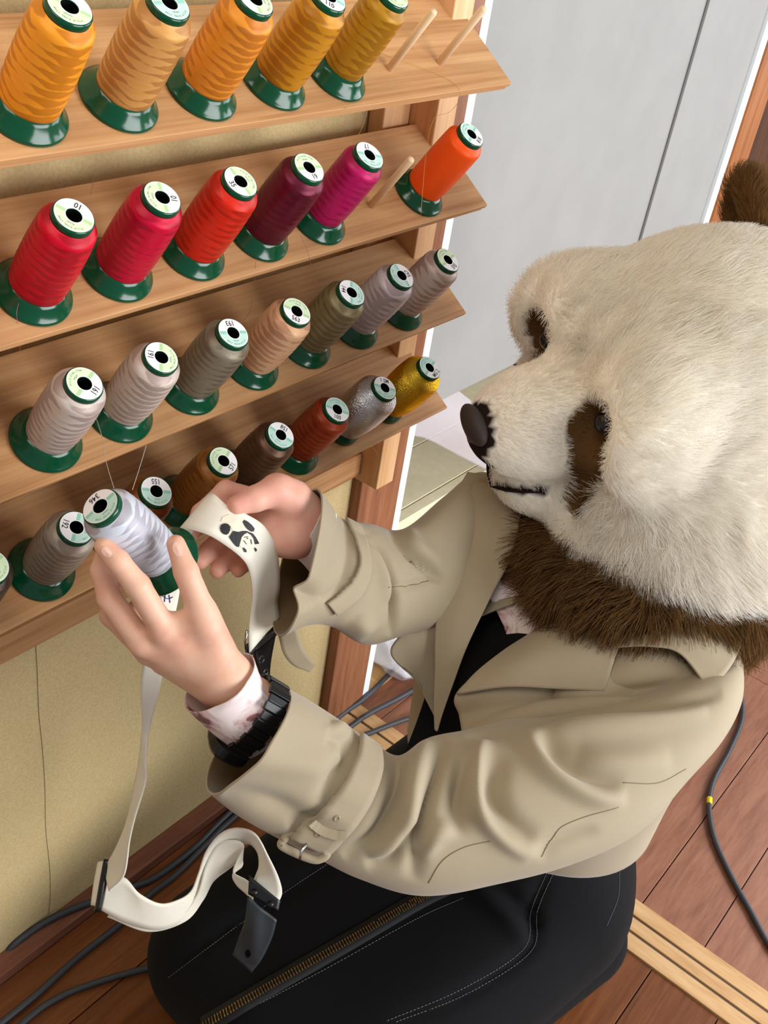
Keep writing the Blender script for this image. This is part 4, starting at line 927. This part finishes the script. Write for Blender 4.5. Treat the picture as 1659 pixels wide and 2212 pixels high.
# slider buckle
sl = np.array([at(228, 1856, 1.205), at(236, 1858, 1.203), at(214, 1972, 1.285), at(206, 1970, 1.287)])
part('slider', *tube_geo(catmull(np.array([at(231, 1856, 1.272), at(222, 1905, 1.266), at(211, 1968, 1.264)]), 12), .0042, 8), M_BLACK, strap)
V, F = grid_patch([[(212, 1862, 1.284), (228, 1858, 1.276)], [(203, 1910, 1.280), (219, 1912, 1.272)], [(197, 1955, 1.278), (212, 1958, 1.270)]], 10, 5); part('webbing_loop', *thicken(V, F, .002), M_WEB, strap)
# upper leather end with rivets
V, F = grid_patch([[(548, 1404, 1.155), (600, 1345, 1.178)], [(550, 1425, 1.165), (592, 1380, 1.185)], [(560, 1450, 1.175), (582, 1440, 1.19)], [(566, 1500, 1.19), (580, 1500, 1.20)]], 24, 8); part('leather_end', *thicken(V, F, .003), M_BLACK, strap); SLE = Surf(V, F)
V, F = grid_patch([[(530, 1395, 1.148), (606, 1352, 1.172)], [(534, 1420, 1.152), (600, 1366, 1.178)]], 6, 10); part('leather_band', *thicken(V, F, .004), M_BLACK, strap)
for q in ((563, 1424), (572, 1452)):
    p, n = SLE.hit(*q, .001)
    if p is not None:
        u = norm(np.cross(n, [0, 0, 1.0])); v = np.cross(n, u); part('ring', *tube_geo([p+.0042*(u*math.cos(a)+v*math.sin(a)) for a in np.linspace(0, 2*math.pi, 17)], .0012, 6), mat('dark_steel', lin(90, 90, 96), .25, .5, .9), strap)
part('pin', *tube_geo([at(534, 1362, 1.128), at(529, 1385, 1.132), at(531, 1402, 1.140)], .0015, 8), M_STEEL, strap)
# lower leather end
V, F = grid_patch([[(538, 1892, 1.284), (606, 1946, 1.288)], [(536, 1930, 1.284), (601, 1968, 1.286)]], 6, 10); part('leather_band', *thicken(V, F, .004), M_BLACK, strap); SB = Surf(V, F)
for q in ((550, 1926), (585, 1952)):
    p, n = SB.hit(*q, .003)
    if p is not None: 
        V, F = surface_nets(lambda P: sd_ell(P, p, np.eye(3), (.0042,)*3), p-.006, p+.006, .0009); part('rivet', smooth_verts(V, F, 2), F, M_BLACK, strap)
V, F = grid_patch([[(535, 1936, 1.280), (598, 1988, 1.284)], [(530, 1985, 1.288), (588, 2025, 1.290)], [(516, 2025, 1.300), (566, 2070, 1.300)], [(503, 2062, 1.308), (544, 2100, 1.306)]], 24, 10); V = sculpt(V, F, [([(555, 1950), (548, 2080)], .004, 16)], None)
part('leather_end', *thicken(V, F, .003), M_LEATHER, strap); SLX = Surf(V, F); decal(SLX, [(537+6*math.cos(t), 2058+9*math.sin(t)) for t in np.linspace(0, 6.1, 10)], M_HOLE, 'peg_hole', strap, .0018)
# embroidery (photo outline, stitched on the webbing)
def emb(poly, m, nm='embroidery', lift=.0016):
    q = [(470+x*100/1659., 1110+y*90/1493.) for x, y in poly]; return decal(SRB, q, m, nm, strap, lift)
M_EB = mat('thread_black', lin(12, 11, 14), .6); M_EC = mat('thread_cream', lin(232, 222, 200), .6)
emb([(110, 290), (190, 130), (400, 30), (650, 20), (860, 90), (960, 200), (900, 300), (960, 480), (860, 600), (700, 640), (520, 600), (450, 430), (300, 320)], M_EC)
emb([(75, 520), (110, 410), (230, 345), (360, 370), (440, 460), (440, 580), (370, 710), (290, 755), (180, 720), (100, 630)], M_EB, lift=.0019)
emb([(870, 280), (940, 210), (1060, 270), (1200, 390), (1300, 520), (1270, 620), (1180, 635), (1060, 560), (930, 410)], M_EB, lift=.0019)
for pl in ([(390, 830), (540, 610), (760, 650), (880, 610), (1040, 610), (1060, 660), (900, 670), (740, 720), (660, 820), (690, 980), (760, 1120), (740, 1190), (650, 1170), (540, 1050)], [(1040, 620), (1240, 700), (1340, 830), (1460, 1050), (1410, 1160), (1300, 1080), (1270, 900), (1180, 760), (1060, 680)]):
    # ribbons of stitches: strip quads rather than a fan
    k = len(pl)
    for a in range(1, k//2):
        emb([pl[a-1] if a > 1 else pl[0], pl[a], pl[k-1-a], pl[(k-a) % k]], M_EB, lift=.0019)
emb([(680, 900), (720, 760), (850, 690), (1000, 680), (1140, 740), (1240, 880), (1280, 1060), (1260, 1200), (1120, 1300), (960, 1280), (820, 1180), (720, 1060)], M_EC, lift=.0017)
for pl in ([(920, 830), (1060, 800), (1060, 825), (925, 850)], [(1000, 880), (1040, 850), (1080, 890), (1040, 900)], [(890, 950), (920, 950), (1020, 1080), (1000, 1090)], [(1140, 900), (1170, 900), (1195, 1070), (1170, 1080)], [(870, 1230), (910, 1195), (990, 1270), (1010, 1360), (930, 1370)], [(1280, 1240), (1310, 1180), (1370, 1270), (1320, 1350)]): emb(pl, M_EB, lift=.0022)
for pl in ([(348, 1287), (362, 1294), (372, 1290)], [(356, 1284), (354, 1300)], [(364, 1286), (366, 1302)], [(345, 1296), (352, 1304)]):
    P_, _ = SRB.path(pl, 10, .0015)
    if len(P_) > 2: part('pen_mark', *tube_geo(P_, .0005, 4), mat('pen_blue', lin(40, 50, 140), .5), strap)

# ------------------------------------------------------------------ cables on the floor
M_CABLE = mat('cable_grey', lin(58, 60, 66), .5)
def cable(name, pts, r, label, z=None, m=M_CABLE, n=90):
    P = np.array([on_z(q[0], q[1], (q[2] if len(q) > 2 else 0)+r+.0004) for q in pts])
    if pts[0][0] < 100: P = np.vstack([P[:1]+[[-.62, -.06, 0]], P[:1]+[[-.2, -.02, 0]], P])
    o = tube(name, P, r, m, None, 10, n); tag(o, label, 'cable'); return o
cable('cable', [(-60, 2110, .0), (0, 2076, .0), (30, 2040, .018), (90, 1996, .024), (150, 1966, .024), (205, 1946, .02), (290, 1915, .0), (340, 1893, 0), (420, 1832, 0), (505, 1748, 0), (723, 1556, 0), (790, 1506, .006), (845, 1452, .006), (900, 1400, .0)], .0058, 'grey cable riding up over the wooden baseboard')
cable('cable', [(-40, 2245), (0, 2212), (85, 2143), (170, 2067), (255, 2000), (320, 1936), (380, 1890), (445, 1825), (520, 1755), (748, 1577, .0), (795, 1543, .006), (862, 1508, .006), (930, 1470, .0)], .0056, 'grey cable running straight along the floor to the pillar')
cable('cable', [(40, 2218), (125, 2156), (210, 2122), (295, 2097), (350, 2086), (420, 2076), (560, 1990), (640, 1830), (720, 1660), (771, 1598, .0045), (805, 1581, .0045), (870, 1556, .0045), (930, 1540, .002)], .0052, 'grey cable going under the kneeling knee')
c4 = cable('cable', [(1540, 1380), (1590, 1470), (1604, 1545), (1578, 1618), (1543, 1684), (1532, 1740), (1543, 1810), (1578, 1890), (1620, 1966), (1662, 2042), (1720, 2120)], .0052, 'grey cord with a yellow marker curving over the red brown planks')
Pm = np.array([on_z(1533, 1724, .0057), on_z(1532, 1737, .0057)]); tube('marker_band', Pm, .0058, mat('marker_yellow', lin(240, 214, 30), .5), c4, 12)

# ------------------------------------------------------------------ things stored beside the pillar
M_CARD = mottled('cream_card', lin(232, 216, 178), lin(240, 226, 190), 40, .8, .03, .0005)
bx_ = tag(empty('storage_box', (1.3, .33, 0)), 'large cream cardboard box stored behind the white edged pillar', 'box')
box('carton', (.872, .075, 0), (1.80, .62, .365), M_CARD, bx_, .003)
for a, b in ((.070, .095), (.0985, .236), (.2395, .625)): box('flap', (.870, a, .3655), (1.802, b, .3705), M_CARD, bx_, .001)
tag(box('trim_6', (.866, .0, 0), (2.047, .055, .012), M_SILL, bevel=.001), kind='structure')
def vinyl(name, rgb, alpha):
    m = mat(name, lin(*rgb), .18, .5); b = m.node_tree.nodes['Principled BSDF']; b.inputs['Alpha'].default_value = alpha; t = NT(m); t.bump(t.noise(t.coords(), 38, 5, .7), .5, .004); return m
def crumple(V, F, amp, s, seed): N = vnormals(V, F); return V+N*(vnoise(V, s, seed)[:, :1]*amp)
oy = lambda x, y, yy: on_y(x, y, yy)
V, F = grid_patch([[oy(880, 940, .045), oy(925, 950, .04), oy(1005, 992, .03), oy(1120, 1050, .02)], [oy(893, 890, .05), oy(940, 900, .044), oy(1010, 930, .03), oy(1120, 980, .02)], [oy(905, 830, .052), oy(950, 845, .05), oy(1010, 880, .04), oy(1120, 930, .03)], [oy(918, 775, .054), oy(950, 790, .053), oy(985, 835, .05), oy(1040, 880, .045)]], 40, 40)
V = crumple(V, F, .004, 22, 5); o = obj('vinyl_sheet', mesh('vinyl_sheet', *thicken(V, F, .0006), vinyl('vinyl_haze', (214, 206, 212), .45), True)); tag(o, 'translucent vinyl sheet hanging below the grey door panel', 'sheet')
bc = on_z(872, 1415, .055)
def bag(P):
    d = sd_ell(P, bc, np.eye(3), (.055, .060, .050)); d = smin(d, sd_ell(P, bc+np.array([.055, -.015, -.015]), np.eye(3), (.05, .05, .036)), .03); d = smin(d, sd_ell(P, bc+np.array([-.02, .045, .02]), np.eye(3), (.04, .05, .045)), .03)
    Q = P.reshape(-1, 3); w = (np.abs(vnoise(Q, 38, 8)[:, 0])*.010+np.abs(vnoise(Q, 90, 9)[:, 0])*.004).reshape(P.shape[:-1])
    return smax(d+w-.005, -(P[..., 2]-.003), .004)
V, F = surface_nets(bag, bc-.13, bc+.13, .0045); o = obj('plastic_bag', mesh('plastic_bag', V, F, vinyl('bag_clear', (226, 224, 232), .75), True)); tag(o, 'crumpled clear plastic bag lying by the foot of the pillar', 'bag')

# ------------------------------------------------------------------ loose thread ends and the cracked plaster
def loose(sp, pts, r=.00022, col=(190, 150, 60)):
    e = SP[sp] if isinstance(sp, str) else sp; M = e.matrix_basis.copy(); P = catmull(np.array([q if len(q) == 3 and abs(q[0]) < 9 else at(*q) for q in pts]), 40); V, F = tube_geo(P, r, 5)
    o = obj('loose_end', mesh('loose_end', V, F, mat('loose_%d_%d_%d' % col, lin(*col), .5), True)); o.parent = e; o.matrix_parent_inverse = M.inverted()
sf = lambda s, x, u, h: tuple(shelf_pt(s, x, u, h))
loose('mustard', [sf(1, .52, -.02, .001), sf(1, .600, .02, .001), sf(1, .618, .044, -.002), sf(1, .622, .048, -.03), (937, 258, 1.285), (920, 336, 1.27), (909, 463, 1.262)], .00025)
loose('ochre', [sf(1, .40, .043, .001), (791, 228, 1.175), (784, 270, 1.18), (760, 318, 1.19)], .00025, (176, 140, 70))
loose('tan_gold', [(215, 232, .935), (213, 300, .95), (205, 370, .965), (196, 420, .97)], .0002, (190, 160, 110))
loose('maroon', [(553, 565, 1.13), (546, 640, 1.16), (540, 672, 1.17), (527, 692, 1.18)], .00022, (130, 80, 60))
loose('magenta', [(650, 510, 1.165), (665, 545, 1.175), (676, 592, 1.20), (692, 628, 1.22)], .00022, (150, 90, 80))
loose('silver_beige2', [(205, 895, 1.07), (222, 950, 1.05), (230, 1000, 1.0), (246, 1054, .955)], .0003, (200, 190, 180))
loose(held, [(286, 1058, .965), (300, 1015, 1.02), (316, 962, 1.075)], .0003, (200, 196, 190))
loose('silver_metal', [(800, 960, 1.41), (818, 985, 1.42), (815, 1010, 1.43), (806, 1040, 1.44)], .00022, (200, 190, 160))
loose('crimson', [(40, 655, .93), (36, 680, .925), (42, 720, .955), (43, 758, .98)], .00022, (200, 90, 80))
Pc = [on_y(x, y, .0216) for x, y in [(73, 1330), (80, 1440), (84, 1540), (92, 1620), (97, 1700), (99, 1790), (107, 1870), (109, 1930), (105, 1975)]]
V, F = tube_geo(catmull(np.array(Pc), 60), .00035, 4); wb = bpy.data.objects['wall_back']; o = obj('hairline_crack', mesh('hairline_crack', V, F, mat('crack', lin(112, 92, 58), .9), True), wb, world=True)
